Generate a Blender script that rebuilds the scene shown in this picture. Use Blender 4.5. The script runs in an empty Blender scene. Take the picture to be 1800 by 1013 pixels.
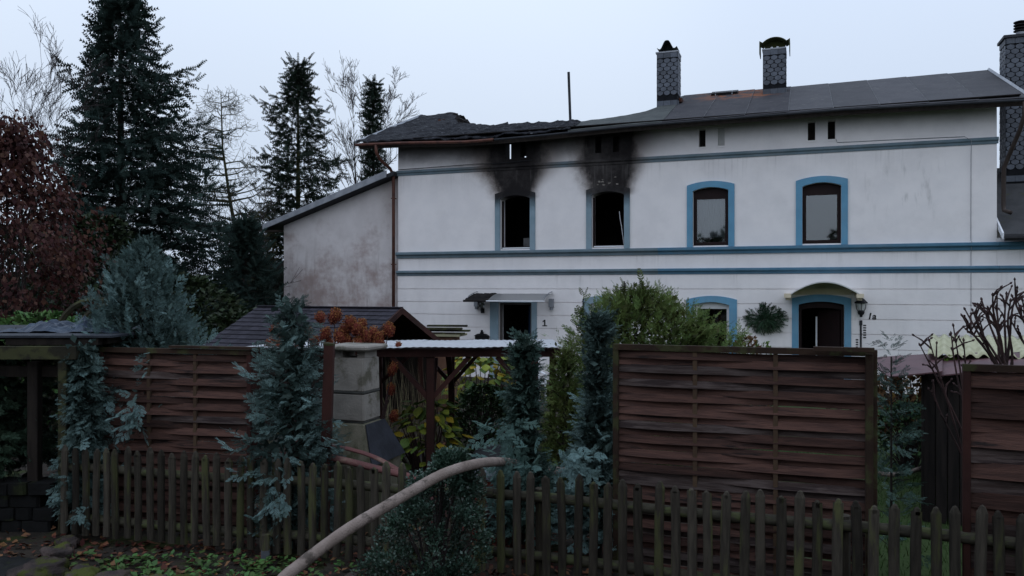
import bpy, math, random
import numpy as np
from mathutils import Vector, Matrix, noise as mnoise
from mathutils.geometry import tessellate_polygon

scene = bpy.context.scene
COL = scene.collection
PI = math.pi
rad = math.radians

# ------------------------------------------------------------------ camera
cam_d = bpy.data.cameras.new('camera')
cam_d.sensor_width = 36.0
cam_d.lens = 28.0
cam_d.clip_end = 600
cam = bpy.data.objects.new('camera', cam_d)
COL.objects.link(cam)
cam.location = (0, 0, 2.3)
cam.rotation_euler = (PI / 2, 0, 0)
scene.camera = cam

# ------------------------------------------------------------------ sky (late overcast afternoon)
SUN_EL, SUN_AZ = rad(38), rad(205)
world = bpy.data.worlds.new('World')
scene.world = world
world.use_nodes = True
wn = world.node_tree
wn.nodes.clear()
w_out = wn.nodes.new('ShaderNodeOutputWorld')
bg = wn.nodes.new('ShaderNodeBackground')
sky = wn.nodes.new('ShaderNodeTexSky')
sky.sky_type = 'NISHITA'
sky.sun_disc = False
sky.sun_elevation = SUN_EL
sky.sun_rotation = SUN_AZ
sky.air_density = 1.0
sky.dust_density = 3.0
sky_bg = wn.nodes.new('ShaderNodeBackground')
sky_bg.inputs['Strength'].default_value = 0.06
wn.links.new(sky.outputs[0], sky_bg.inputs['Color'])
# stratus layer: pale blue-grey cloud with slow, soft variation
tc = wn.nodes.new('ShaderNodeTexCoord')
nz = wn.nodes.new('ShaderNodeTexNoise')
nz.inputs['Scale'].default_value = 1.1
nz.inputs['Detail'].default_value = 2.0
nz.inputs['Roughness'].default_value = 0.4
mp = wn.nodes.new('ShaderNodeMapping')
mp.inputs['Location'].default_value = (0.35, 0.0, 0.2)
wn.links.new(tc.outputs['Generated'], mp.inputs['Vector'])
wn.links.new(mp.outputs['Vector'], nz.inputs['Vector'])
cr = wn.nodes.new('ShaderNodeValToRGB')
cr.color_ramp.elements[0].position = 0.25
cr.color_ramp.elements[0].color = (0.54, 0.655, 0.86, 1)
cr.color_ramp.elements[1].position = 0.7
cr.color_ramp.elements[1].color = (0.735, 0.84, 1.0, 1)
wn.links.new(nz.outputs['Fac'], cr.inputs['Fac'])
sepw = wn.nodes.new('ShaderNodeSeparateXYZ')
wn.links.new(tc.outputs['Generated'], sepw.inputs[0])
grad = wn.nodes.new('ShaderNodeMapRange')        # overcast skies are about twice as bright overhead as at the horizon
grad.inputs['From Min'].default_value = 0.0; grad.inputs['From Max'].default_value = 1.0
grad.inputs['To Min'].default_value = 0.80; grad.inputs['To Max'].default_value = 1.75
wn.links.new(sepw.outputs[2], grad.inputs['Value'])
vm = wn.nodes.new('ShaderNodeVectorMath'); vm.operation = 'SCALE'
wn.links.new(cr.outputs['Color'], vm.inputs[0]); wn.links.new(grad.outputs[0], vm.inputs['Scale'])
wn.links.new(vm.outputs[0], bg.inputs['Color'])
bg.inputs['Strength'].default_value = 1.0
mx = wn.nodes.new('ShaderNodeMixShader')
mx.inputs['Fac'].default_value = 0.92
wn.links.new(sky_bg.outputs[0], mx.inputs[1])
wn.links.new(bg.outputs[0], mx.inputs[2])
wn.links.new(mx.outputs[0], w_out.inputs['Surface'])

sun_d = bpy.data.lights.new('sun', 'SUN')
sun_d.energy = 0.15
sun_d.angle = rad(60)
sun_d.color = (1.0, 0.95, 0.9)
sun = bpy.data.objects.new('sun', sun_d)
COL.objects.link(sun)
# light comes from behind the camera, high up
sun.rotation_euler = Vector((0.25, 0.75, -0.75)).to_track_quat('-Z', 'Y').to_euler()

vs = scene.view_settings
vs.view_transform = 'Standard'
vs.look = 'None'
vs.exposure = 0.0
vs.gamma = 1.0
vs.use_curve_mapping = False
scene.cycles.max_bounces = 6
scene.cycles.transparent_max_bounces = 8

# ------------------------------------------------------------------ geometry helpers
class B:
    """collects faces; build() links them as ONE mesh object"""
    def __init__(s):
        s.v = []; s.f = []
    def add(s, vs_, fs_):
        o = len(s.v)
        s.v.extend([tuple(p) for p in vs_])
        s.f.extend([tuple(i + o for i in f) for f in fs_])
        return s
    def box(s, x0, x1, y0, y1, z0, z1, m=None, c=0.0):
        if c > 0:   # chamfered along the long edges facing out
            vs_ = []
            for z in (z0, z1):
                vs_ += [(x0 + c, y0, z), (x1 - c, y0, z), (x1, y0 + c, z), (x1, y1 - c, z),
                        (x1 - c, y1, z), (x0 + c, y1, z), (x0, y1 - c, z), (x0, y0 + c, z)]
            fs_ = [tuple(range(7, -1, -1)), tuple(range(8, 16))]
            fs_ += [(i, (i + 1) % 8, 8 + (i + 1) % 8, 8 + i) for i in range(8)]
        else:
            vs_ = [(x0, y0, z0), (x1, y0, z0), (x1, y1, z0), (x0, y1, z0),
                   (x0, y0, z1), (x1, y0, z1), (x1, y1, z1), (x0, y1, z1)]
            fs_ = [(3, 2, 1, 0), (4, 5, 6, 7), (0, 1, 5, 4), (1, 2, 6, 5), (2, 3, 7, 6), (3, 0, 4, 7)]
        if m is not None:
            vs_ = [tuple(m @ Vector(p)) for p in vs_]
        return s.add(vs_, fs_)
    def bar(s, a, b, w, h, up=(0, 0, 1), c=0.0):
        a = Vector(a); b = Vector(b); d = b - a; L = d.length; d.normalize()
        u = Vector(up)
        if abs(d.dot(u)) > .99: u = Vector((0, 1, 0))
        sx = d.cross(u).normalized(); u = sx.cross(d)
        m = Matrix((( d.x, sx.x, u.x, a.x), (d.y, sx.y, u.y, a.y), (d.z, sx.z, u.z, a.z), (0, 0, 0, 1)))
        return s.box(0, L, -w / 2, w / 2, -h / 2, h / 2, m, 0)
    def tube(s, pts, r, n=6, flat=1.0, caps=True):
        pts = [Vector(p) for p in pts]
        k = len(pts)
        rs = r if isinstance(r, (list, tuple)) else [r] * k
        o = len(s.v); prev = None
        for i, p in enumerate(pts):
            d = (pts[min(i + 1, k - 1)] - pts[max(i - 1, 0)])
            if d.length < 1e-9: d = Vector((0, 0, 1))
            d.normalize()
            if prev is None:
                a = Vector((0, 0, 1)) if abs(d.z) < .9 else Vector((1, 0, 0))
                u = d.cross(a).normalized()
            else:
                u = prev - d * prev.dot(d)
                u = u.normalized() if u.length > 1e-6 else d.cross(Vector((0, 1, .1))).normalized()
            prev = u; w = d.cross(u)
            for j in range(n):
                t = 2 * PI * j / n
                q = p + u * (math.cos(t) * rs[i]) + w * (math.sin(t) * rs[i] * flat)
                s.v.append((q.x, q.y, q.z))
        for i in range(k - 1):
            for j in range(n):
                a0 = o + i * n + j; a1 = o + i * n + (j + 1) % n
                s.f.append((a0, a1, a1 + n, a0 + n))
        if caps:
            s.f.append(tuple(o + j for j in range(n - 1, -1, -1)))
            s.f.append(tuple(o + (k - 1) * n + j for j in range(n)))
        return s
    def lathe(s, prof, n=12, c=(0, 0, 0)):
        o = len(s.v)
        for (r, z) in prof:
            for j in range(n):
                t = 2 * PI * j / n
                s.v.append((c[0] + r * math.cos(t), c[1] + r * math.sin(t), c[2] + z))
        for i in range(len(prof) - 1):
            for j in range(n):
                a0 = o + i * n + j; a1 = o + i * n + (j + 1) % n
                s.f.append((a0, a1, a1 + n, a0 + n))
        return s
    def plate(s, outer, holes, y0, y1, fn=None):
        """outline (x,z) with holes, solid between y0 and y1; fn maps (x,y,z) elsewhere"""
        loops = [outer] + list(holes)
        flat = [p for l in loops for p in l]
        tris = tessellate_polygon([[Vector((p[0], p[1], 0)) for p in l] for l in loops])
        n = len(flat)
        vs_ = [(p[0], y0, p[1]) for p in flat] + [(p[0], y1, p[1]) for p in flat]
        fs_ = []
        for t in tris:
            a, b, c = (Vector(flat[i] + (0,)) if len(flat[i]) == 2 else Vector(flat[i]) for i in t)
            cw = (b - a).cross(c - a).z
            if abs(cw) < 1e-12: continue
            t = tuple(t) if cw > 0 else tuple(reversed(t))
            fs_.append(t); fs_.append(tuple(i + n for i in reversed(t)))
        k = 0
        for l in loops:
            m = len(l)
            for i in range(m):
                a0 = k + i; a1 = k + (i + 1) % m
                fs_.append((a0, a0 + n, a1 + n, a1))
            k += m
        if fn: vs_ = [fn(*p) for p in vs_]
        return s.add(vs_, fs_)
    def mesh(s, name, mat, smooth=False):
        me = bpy.data.meshes.new(name)
        me.from_pydata(s.v, [], s.f)
        if mat: me.materials.append(mat)
        if smooth:
            me.polygons.foreach_set('use_smooth', [True] * len(me.polygons))
        me.update()
        return me
    def build(s, name, mat, parent=None, smooth=False, loc=None):
        return link(name, s.mesh(name, mat, smooth), parent, loc)

def link(name, me, parent=None, loc=None, rot=None):
    o = bpy.data.objects.new(name, me)
    COL.objects.link(o)
    if parent is not None: o.parent = parent
    if loc is not None: o.location = loc
    if rot is not None: o.rotation_euler = rot
    return o

def tag(o, label=None, cat=None, group=None, kind=None):
    if label: o['label'] = label
    if cat: o['category'] = cat
    if group: o['group'] = group
    if kind: o['kind'] = kind
    return o

def thing(name, label, cat, loc=(0, 0, 0), rz=0.0, group=None):
    o = bpy.data.objects.new(name, None)
    o.empty_display_size = .1
    COL.objects.link(o)
    o.location = loc; o.rotation_euler = (0, 0, rz)
    return tag(o, label, cat, group)

def arrays_mesh(name, V, F, mat, tint=None, smooth=False):
    """V (n,3), F (m,k) all faces same size"""
    me = bpy.data.meshes.new(name)
    V = np.ascontiguousarray(V, dtype=np.float32); F = np.ascontiguousarray(F, dtype=np.int32)
    m, k = F.shape
    me.vertices.add(len(V)); me.vertices.foreach_set('co', V.ravel())
    me.loops.add(m * k); me.loops.foreach_set('vertex_index', F.ravel())
    me.polygons.add(m); me.polygons.foreach_set('loop_start', np.arange(0, m * k, k, dtype=np.int32))
    if smooth: me.polygons.foreach_set('use_smooth', np.ones(m, dtype=bool))
    me.update(calc_edges=True)
    if tint is not None:
        at = me.attributes.new('tint', 'FLOAT', 'POINT')
        at.data.foreach_set('value', np.ascontiguousarray(tint, dtype=np.float32))
    if mat: me.materials.append(mat)
    return me

def norm(a):
    return a / np.maximum(np.linalg.norm(a, axis=-1, keepdims=True), 1e-9)

def scatter(tv, tf, P, D, U, S, tint=None):
    """copies of a small template joined: x axis along D, z axis near U"""
    P = np.asarray(P, float); D = norm(np.asarray(D, float)); U = np.asarray(U, float)
    Yx = norm(np.cross(U, D)); Z = np.cross(D, Yx)
    S = np.asarray(S, float)
    if S.ndim == 1: S = np.stack([S, S, S], 1)
    m, n = len(P), len(tv)
    V = (P[:, None, :] + tv[None, :, 0, None] * (D * S[:, :1])[:, None, :]
         + tv[None, :, 1, None] * (Yx * S[:, 1:2])[:, None, :]
         + tv[None, :, 2, None] * (Z * S[:, 2:3])[:, None, :])
    F = tf[None] + (np.arange(m) * n)[:, None, None]
    T = None if tint is None else np.repeat(tint, n)
    return V.reshape(-1, 3), F.reshape(-1, tf.shape[1]), T

def sm(t):
    t = min(1.0, max(0.0, t)); return t * t * (3 - 2 * t)

def gz(x, y):
    """height of the ground: roadside bank at the camera, garden, slight fall to the house"""
    bank = .72 * (1 - sm((y - 2.6) / 3.5))
    drop = -.3 * sm((y - 11) / 10)
    return bank + drop + .025 * mnoise.noise(Vector((x * .8, y * .8, 0)))

def at(px, py, Y):
    """a point seen at photo pixel (px,py), standing Y metres away"""
    return Vector(((px - 900) / 1400 * Y, Y, 2.3 - (py - 506) / 1400 * Y))

# ------------------------------------------------------------------ materials
class V:
    """socket with arithmetic"""
    def __init__(s, nt, k): s.nt = nt; s.k = k
    def op(s, o, *a):
        n = s.nt.nodes.new('ShaderNodeMath'); n.operation = o
        for i, q in enumerate((s,) + a):
            if isinstance(q, V): s.nt.links.new(q.k, n.inputs[i])
            else: n.inputs[i].default_value = q
        return V(s.nt, n.outputs[0])
    def __add__(s, o): return s.op('ADD', o)
    def __sub__(s, o): return s.op('SUBTRACT', o)
    def __mul__(s, o): return s.op('MULTIPLY', o)
    def __truediv__(s, o): return s.op('DIVIDE', o)
    def abs(s): return s.op('ABSOLUTE')
    def max(s, o): return s.op('MAXIMUM', o)
    def ss(s, a, b):
        n = s.nt.nodes.new('ShaderNodeMapRange'); n.interpolation_type = 'SMOOTHSTEP'
        s.nt.links.new(s.k, n.inputs['Value'])
        lo, hi = (a, b) if a < b else (b, a)
        n.inputs['From Min'].default_value = lo; n.inputs['From Max'].default_value = hi
        n.inputs['To Min'].default_value = 0 if a < b else 1
        n.inputs['To Max'].default_value = 1 if a < b else 0
        return V(s.nt, n.outputs[0])

def mixc(nt, fac, a, b):
    n = nt.nodes.new('ShaderNodeMix'); n.data_type = 'RGBA'
    for idx, q in ((0, fac), (6, a), (7, b)):
        if isinstance(q, V): nt.links.new(q.k, n.inputs[idx])
        elif idx == 0: n.inputs[idx].default_value = q
        else: n.inputs[idx].default_value = (q[0], q[1], q[2], 1)
    return V(nt, n.outputs[2])

def noise(nt, vec, scale, detail=3, rough=.55):
    n = nt.nodes.new('ShaderNodeTexNoise')
    n.inputs['Scale'].default_value = scale; n.inputs['Detail'].default_value = detail
    n.inputs['Roughness'].default_value = rough
    nt.links.new(vec.k, n.inputs['Vector'])
    return V(nt, n.outputs['Fac'])

def M(name, c1, c2=None, scale=6, stretch=(1, 1, 1), rough=.85, bump=.3, bscale=None, jitter=0.0,
      c3=None, c3t=.58, c3scale=2.5, metal=0.0, spec=.12, tint=0.0, hook=None, alpha=None, bdist=.01, trans=0.0):
    m = bpy.data.materials.new(name); m.use_nodes = True
    nt = m.node_tree
    p = nt.nodes['Principled BSDF']
    p.inputs['Roughness'].default_value = rough
    p.inputs['Metallic'].default_value = metal
    p.inputs['Specular IOR Level'].default_value = spec
    tcn = nt.nodes.new('ShaderNodeTexCoord')
    oi = nt.nodes.new('ShaderNodeObjectInfo')
    rnd = V(nt, oi.outputs['Random'])
    mpn = nt.nodes.new('ShaderNodeMapping')
    mpn.inputs['Scale'].default_value = stretch
    nt.links.new(tcn.outputs['Object'], mpn.inputs['Vector'])
    comb = nt.nodes.new('ShaderNodeCombineXYZ')
    off = rnd * (37.0 if hook is None else 0.0)
    for i in range(3): nt.links.new(off.k, comb.inputs[i])
    nt.links.new(comb.outputs[0], mpn.inputs['Location'])
    vec = V(nt, mpn.outputs['Vector'])
    c2 = c2 or tuple(x * .6 for x in c1)
    n1 = noise(nt, vec, scale, 5)
    col = mixc(nt, n1.ss(.36, .66), c1, c2)
    if c3:
        n3 = noise(nt, vec, c3scale, 5, .65)
        col = mixc(nt, n3.ss(c3t - .05, c3t + .07), col, c3)
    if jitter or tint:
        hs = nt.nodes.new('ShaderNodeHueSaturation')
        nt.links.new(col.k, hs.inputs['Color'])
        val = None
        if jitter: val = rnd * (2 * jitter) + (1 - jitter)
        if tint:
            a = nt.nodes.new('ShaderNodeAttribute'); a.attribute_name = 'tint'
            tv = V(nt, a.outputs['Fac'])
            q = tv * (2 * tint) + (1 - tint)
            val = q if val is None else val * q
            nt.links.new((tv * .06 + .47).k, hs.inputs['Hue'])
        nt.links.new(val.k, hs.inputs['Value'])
        col = V(nt, hs.outputs[0])
    if hook:
        sep = nt.nodes.new('ShaderNodeSeparateXYZ')
        nt.links.new(tcn.outputs['Object'], sep.inputs[0])
        col = hook(nt, V(nt, tcn.outputs['Object']), V(nt, sep.outputs[0]), V(nt, sep.outputs[2]), col)
    nt.links.new(col.k, p.inputs['Base Color'])
    if bump:
        bn = nt.nodes.new('ShaderNodeBump')
        bn.inputs['Strength'].default_value = bump
        bn.inputs['Distance'].default_value = bdist
        nb = noise(nt, vec, bscale or scale * 4, 4, .6)
        nt.links.new(nb.k, bn.inputs['Height'])
        nt.links.new(bn.outputs[0], p.inputs['Normal'])
    if trans:
        tr = nt.nodes.new('ShaderNodeBsdfTranslucent')
        nt.links.new(col.k, tr.inputs['Color'])
        ms = nt.nodes.new('ShaderNodeMixShader'); ms.inputs[0].default_value = trans
        out = nt.nodes['Material Output']
        nt.links.new(p.outputs[0], ms.inputs[1]); nt.links.new(tr.outputs[0], ms.inputs[2])
        nt.links.new(ms.outputs[0], out.inputs['Surface'])
    return m

def glass_mat(name, tintc=(.85, .9, .9), boost=0.0):
    m = bpy.data.materials.new(name); m.use_nodes = True
    nt = m.node_tree; nt.nodes.clear()
    out = nt.nodes.new('ShaderNodeOutputMaterial')
    t = nt.nodes.new('ShaderNodeBsdfTransparent'); t.inputs[0].default_value = (*tintc, 1)
    g = nt.nodes.new('ShaderNodeBsdfGlossy'); g.inputs['Roughness'].default_value = .03
    fr = nt.nodes.new('ShaderNodeFresnel'); fr.inputs[0].default_value = 1.6
    f = V(nt, fr.outputs[0]) + boost
    ms = nt.nodes.new('ShaderNodeMixShader')
    nt.links.new(f.k, ms.inputs[0]); nt.links.new(t.outputs[0], ms.inputs[1]); nt.links.new(g.outputs[0], ms.inputs[2])
    nt.links.new(ms.outputs[0], out.inputs[0])
    return m

# fire soot on the facade: plumes above the two burnt windows and along the burnt eaves, with painted shade under the whole overhang
def soot_shade_hook(extra_top=False, strength=1.0):
    def h(nt, vec, s, z, col):
        n = noise(nt, vec, 2.2, 5, .6) - .5
        n2 = noise(nt, vec, 9, 4, .6) - .5
        sx = s + n * .45 + n2 * .12
        zz = z + n * .35 + n2 * .1
        def plume(c, z0, z1, w0, w1, a, b):
            t = (zz - z0).ss(0, z1 - z0)
            w = t * (w1 - w0) + w0
            return ((sx - c).abs() / w).ss(a, b) * z.ss(z0 - .10, z0 + .06)
        broad = plume(3.72, 5.20, 6.4, .74, 1.7, 1.2, .45).max(plume(6.52, 5.20, 6.4, .80, 1.3, 1.2, .4))
        stv = nt.nodes.new('ShaderNodeMapping'); stv.inputs['Scale'].default_value = (7, 7, 1.1)
        nt.links.new(vec.k, stv.inputs['Vector'])
        sk = noise(nt, V(nt, stv.outputs[0]), 1.7, 5, .65).ss(.25, .62) * .16 + .86
        tight = (plume(3.78, 5.20, 6.3, .60, 1.15, 1.15, .5) * .95).max(plume(6.53, 5.22, 6.2, .66, 1.0, 1.15, .45)) * sk
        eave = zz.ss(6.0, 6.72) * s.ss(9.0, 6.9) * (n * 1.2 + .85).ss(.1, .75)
        eave_shade = zz.ss(6.4, 7.05) * .45  # overhang shade painted along the full eave
        dark = (tight * 1.22).op('MINIMUM', 1.0).max(eave * .78).max(eave_shade)
        if extra_top:
            top = zz.ss(4.75, 5.22) * s.ss(7.9, 7.5)
            dark = dark.max(top * .93)
        col = mixc(nt, broad * (.8 * strength), col, (.13, .085, .06))
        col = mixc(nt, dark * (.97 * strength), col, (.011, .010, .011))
        # grey-green algae streaks low on the right and general grime
        st = nt.nodes.new('ShaderNodeMapping'); st.inputs['Scale'].default_value = (3, 3, .7)
        nt.links.new(vec.k, st.inputs['Vector'])
        n4 = noise(nt, V(nt, st.outputs[0]), 1.6, 5, .6)
        streak = n4.ss(.52, .72) * (s - 14.0).abs().ss(1.5, .2) * (z - 5.0).abs().ss(1.0, .2)
        col = mixc(nt, streak * .45, col, (.22, .215, .20))
        dm = nt.nodes.new('ShaderNodeMapping'); dm.inputs['Scale'].default_value = (9, 9, .35)
        nt.links.new(vec.k, dm.inputs['Vector'])
        drip = noise(nt, V(nt, dm.outputs[0]), 1.3, 4, .6).ss(.5, .72) * noise(nt, vec, .6, 3).ss(.4, .62)
        under = (z.ss(5.2, 6.0) * z.ss(6.02, 5.98)).max(z.ss(3.05, 3.5) * z.ss(3.52, 3.48)).max(z.ss(2.3, 2.95) * z.ss(2.99, 2.95))
        col = mixc(nt, drip * under * .25, col, (.30, .28, .26))
        low = n4.ss(.38, .85) * z.ss(3.0, .6)
        col = mixc(nt, low * .25, col, (.33, .32, .30))
        gr = noise(nt, vec, .9, 6, .7).ss(.42, .75) * .16
        col = mixc(nt, gr, col, (.35, .32, .30))
        return col
    return h

def annex_hook(nt, vec, s, z, col):
    n = noise(nt, vec, 1.1, 6, .65); n2 = noise(nt, vec, 6, 4)
    st = nt.nodes.new('ShaderNodeMapping'); st.inputs['Scale'].default_value = (3, 3, .5)
    nt.links.new(vec.k, st.inputs['Vector'])
    n4 = noise(nt, V(nt, st.outputs[0]), 1.6, 5, .6)
    f = (n * .8 + n2 * .25 + z.ss(4.6, 2.6) * .16).ss(.52, .82)
    col = mixc(nt, f * .7, col, (.24, .155, .135))
    col = mixc(nt, n4.ss(.5, .75) * z.ss(5.2, 2.2) * .55, col, (.24, .19, .17))
    return mixc(nt, (s + 0.5).ss(-.7, .35) * z.ss(3.2, 5.6) * .5, col, (.2, .16, .14))

MT = {}
MT['plaster'] = M('white_plaster', (.82, .78, .765), (.77, .735, .725), 1.5, bump=.25, bscale=45, rough=.92, hook=soot_shade_hook(), bdist=.004)
MT['trim_old'] = M('faded_blue_paint', (.23, .31, .36), (.19, .27, .31), 3, bump=.15, rough=.75, hook=soot_shade_hook(True))
MT['trim_new'] = M('sky_blue_paint', (.125, .30, .435), (.11, .265, .39), 3, bump=.12, rough=.6, hook=soot_shade_hook(False, .6))
MT['band_new'] = M('shaded_sky_blue_paint', (.085, .19, .275), (.075, .165, .24), 3, bump=.12, rough=.6, hook=soot_shade_hook(False, .6))  # trim blue darkened: the mouldings' underside shading is in the colour
MT['band_old'] = M('shaded_faded_blue_paint', (.15, .205, .24), (.125, .175, .20), 3, bump=.15, rough=.75, hook=soot_shade_hook(False))  # faded trim paint, likewise darkened with the profile's shade
MT['annex'] = M('stained_render', (.62, .58, .57), (.55, .51, .50), 2, bump=.35, bscale=40, rough=.95, hook=annex_hook, bdist=.004)
MT['groove'] = M('groove_render', (.36, .34, .34), rough=.95, bump=.1)
MT['char'] = M('charred_black', (.012, .011, .011), (.022, .019, .018), 6, rough=.9, bump=.6)
MT['inside'] = M('sooty_interior', (.014, .013, .013), (.02, .018, .017), 3, rough=.95, bump=.2)
MT['hall'] = M('dim_hall', (.10, .09, .085), (.07, .065, .06), 3, rough=.9, bump=.1)
MT['felt'] = M('roof_felt', (.052, .050, .055), (.040, .039, .044), 2.5, rough=.85, bump=.3, bscale=60, jitter=.16, c3=(.075, .072, .073), c3t=.6, c3scale=5, spec=.4)
def rust_hook(nt, vec, s, z, col):
    n = noise(nt, vec, 3.0, 5, .65)
    m = ((s - 9.55).abs().ss(1.5, .1) * n.ss(.42, .62)) * z.ss(7.9, 8.25)
    m2 = ((s - 10.2).abs().ss(.9, .1) * n.ss(.4, .62)) * z.ss(7.9, 8.2)
    return mixc(nt, m.max(m2) * .85, col, (.24, .085, .035))
MT['felt_rust'] = M('rust_washed_felt', (.052, .050, .055), (.040, .039, .044), 2.5, rough=.85, bump=.3, bscale=60, hook=rust_hook, c3=(.075, .072, .073), c3t=.6, c3scale=5)
MT['seam'] = M('bitumen_seam', (.12, .12, .125), (.06, .06, .065), 4, rough=.6, bump=.2)
MT['felt_grey'] = M('weathered_felt', (.075, .081, .078), (.058, .063, .062), 3, rough=.85, bump=.3, bscale=50)
MT['burnt'] = M('burnt_felt', (.014, .0145, .018), (.030, .031, .037), 3.5, rough=.8, bump=1.0, bscale=10, bdist=.09, c3=(.15, .155, .165), c3t=.645, c3scale=6, spec=.12, stretch=(1, 2, 2))
MT['metal'] = M('grey_flashing', (.30, .31, .33), (.22, .23, .25), 4, rough=.5, metal=.5, bump=.1)
MT['zinc'] = M('zinc_dark', (.04, .042, .047), (.03, .032, .036), 3, rough=.65, metal=.2, bump=.15)
MT['copper'] = M('brown_gutter_metal', (.115, .05, .036), (.07, .034, .028), 5, rough=.5, bump=.15, metal=.2)
MT['brownpipe'] = M('dark_brown_pipe', (.055, .042, .036), (.04, .03, .027), 5, rough=.5, bump=.1)
MT['slate'] = M('slate', (.082, .092, .112), (.06, .069, .086), 8, rough=.6, bump=.25, bscale=30, jitter=.28, spec=.4)
MT['slate_gap'] = M('slate_backing', (.014, .015, .018), rough=.9, bump=0)
MT['mosscap'] = M('mossy_zinc_cowl', (.085, .095, .03), (.06, .065, .035), 6, rough=.85, bump=.3)
MT['darkcap'] = M('dark_zinc_cowl', (.04, .045, .042), (.025, .027, .026), 6, rough=.7, bump=.2)
MT['brownframe'] = M('brown_window_frame', (.018, .009, .009), (.014, .008, .008), 6, rough=.6, bump=.05, spec=.15)
MT['whiteframe'] = M('white_window_frame', (.62, .62, .62), (.56, .56, .56), 6, rough=.4, bump=.05)
MT['curtain'] = M('net_curtain', (.20, .205, .22), (.16, .165, .18), 2, stretch=(3, 3, .3), rough=.95, bump=0)
MT['glass'] = glass_mat('window_glass', boost=.09)
MT['clear'] = glass_mat('acrylic', (.74, .75, .75), .0)
def haze_sheet():
    m = glass_mat('scratched_acrylic', (.8, .8, .8)); nt = m.node_tree
    out = [n for n in nt.nodes if n.type == 'OUTPUT_MATERIAL'][0]
    d = nt.nodes.new('ShaderNodeBsdfDiffuse'); d.inputs[0].default_value = (.30, .30, .30, 1)
    t = [n for n in nt.nodes if n.type == 'BSDF_TRANSPARENT'][0]
    ms = nt.nodes.new('ShaderNodeMixShader'); ms.inputs[0].default_value = .5
    nt.links.new(t.outputs[0], ms.inputs[1]); nt.links.new(d.outputs[0], ms.inputs[2]); nt.links.new(ms.outputs[0], out.inputs[0])
    return m
MT['haze_sheet'] = haze_sheet()
MT['door_blue'] = M('blue_door_paint', (.02, .05, .10), (.016, .04, .08), 3, rough=.5, bump=.05)
MT['cream'] = M('cream_plastic', (.62, .54, .40), (.56, .48, .35), 5, rough=.6, bump=.1)
MT['creamlight'] = M('pale_canopy_sheet', (.55, .55, .53), (.48, .48, .46), 5, rough=.6, bump=.1)
MT['blackiron'] = M('black_iron', (.012, .012, .013), (.018, .018, .019), 8, rough=.5, bump=.15)
MT['white'] = M('white_paint', (.75, .76, .78), (.7, .71, .73), 5, rough=.5, bump=.05)
# wood
MT['slat'] = M('red_brown_slat', (.084, .043, .033), (.05, .027, .022), 5, stretch=(.8, 6, 8), rough=.75, bump=.6, bscale=14, jitter=.45, c3=(.018, .013, .012), c3t=.60, c3scale=2.0)
MT['slat_pale'] = M('worn_slat', (.085, .064, .058), (.045, .03, .026), 5, stretch=(.8, 6, 8), rough=.7, bump=.5, bscale=14, jitter=.25, c3=(.03, .02, .019), c3t=.55, c3scale=2.0)
MT['frame'] = M('mossy_brown_timber', (.042, .025, .017), (.03, .019, .014), 4, stretch=(1, 1, 1), rough=.85, bump=.5, bscale=22, jitter=.12, c3=(.05, .05, .022), c3t=.55, c3scale=5)
MT['batten'] = M('brown_batten', (.085, .055, .034), (.06, .038, .025), 4, rough=.85, bump=.4)
MT['picket'] = M('weathered_picket', (.056, .048, .037), (.034, .029, .023), 8, stretch=(4, 4, .5), rough=.9, bump=.8, bscale=22, jitter=.45, c3=(.07, .072, .032), c3t=.57, c3scale=2.5)
MT['rail'] = M('mossy_rail', (.064, .058, .041), (.038, .034, .026), 6, stretch=(1, 3, 3), rough=.9, bump=.6, bscale=20, jitter=.15, c3=(.07, .078, .035), c3t=.54, c3scale=4)
MT['redwood'] = M('red_brown_timber', (.052, .021, .017), (.033, .015, .013), 4, stretch=(1, 1, .6), rough=.75, bump=.35, bscale=18, jitter=.12, c3=(.03, .016, .013), c3t=.6)
MT['darkwood'] = M('dark_timber', (.03, .024, .02), (.02, .016, .014), 5, stretch=(3, 3, .5), rough=.85, bump=.5, jitter=.25)
MT['blackplank'] = M('old_dark_plank', (.026, .021, .019), (.015, .013, .012), 6, stretch=(4, 4, .4), rough=.85, bump=.5, jitter=.45, c3=(.06, .055, .05), c3t=.66, c3scale=4)
MT['greenwood'] = M('algae_timber', (.036, .033, .02), (.024, .022, .016), 5, rough=.9, bump=.5, jitter=.15, c3=(.055, .056, .026), c3t=.52, c3scale=4)
MT['shingle'] = M('bitumen_shingle', (.036, .033, .042), (.026, .024, .031), 10, rough=.85, bump=.4, bscale=80, jitter=.22)
MT['concrete'] = M('rough_concrete', (.27, .245, .215), (.21, .19, .165), 5, rough=.95, bump=.6, bscale=40, c3=(.11, .10, .075), c3t=.6, c3scale=3)
MT['concrete_moss'] = M('mossy_concrete', (.15, .135, .10), (.10, .095, .065), 5, stretch=(2, 2, .6), rough=.95, bump=.6, bscale=40, c3=(.07, .072, .04), c3t=.55)
MT['blackstone'] = M('sooty_stone', (.032, .034, .042), (.022, .023, .028), 6, rough=.7, bump=.4, c3=(.09, .09, .095), c3t=.68, c3scale=9)
MT['mortar'] = M('dark_mortar', (.06, .058, .052), (.04, .04, .036), 8, rough=.95, bump=.6)
MT['brick'] = M('red_brick', (.22, .045, .03), (.15, .035, .025), 7, rough=.9, bump=.4, jitter=.25)
MT['scorch'] = M('scorched_brick', (.10, .04, .025), (.03, .02, .018), 7, rough=.9)
MT['corr_white'] = M('white_corrugated', (.72, .73, .75), (.66, .67, .69), 3, rough=.5, bump=.1, c3=(.4, .38, .35), c3t=.72, c3scale=3, trans=.45)
MT['corr_yellow'] = M('yellowed_corrugated', (.42, .41, .27), (.34, .33, .21), 4, rough=.6, bump=.15, c3=(.2, .19, .12), c3t=.64, c3scale=3)
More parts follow.
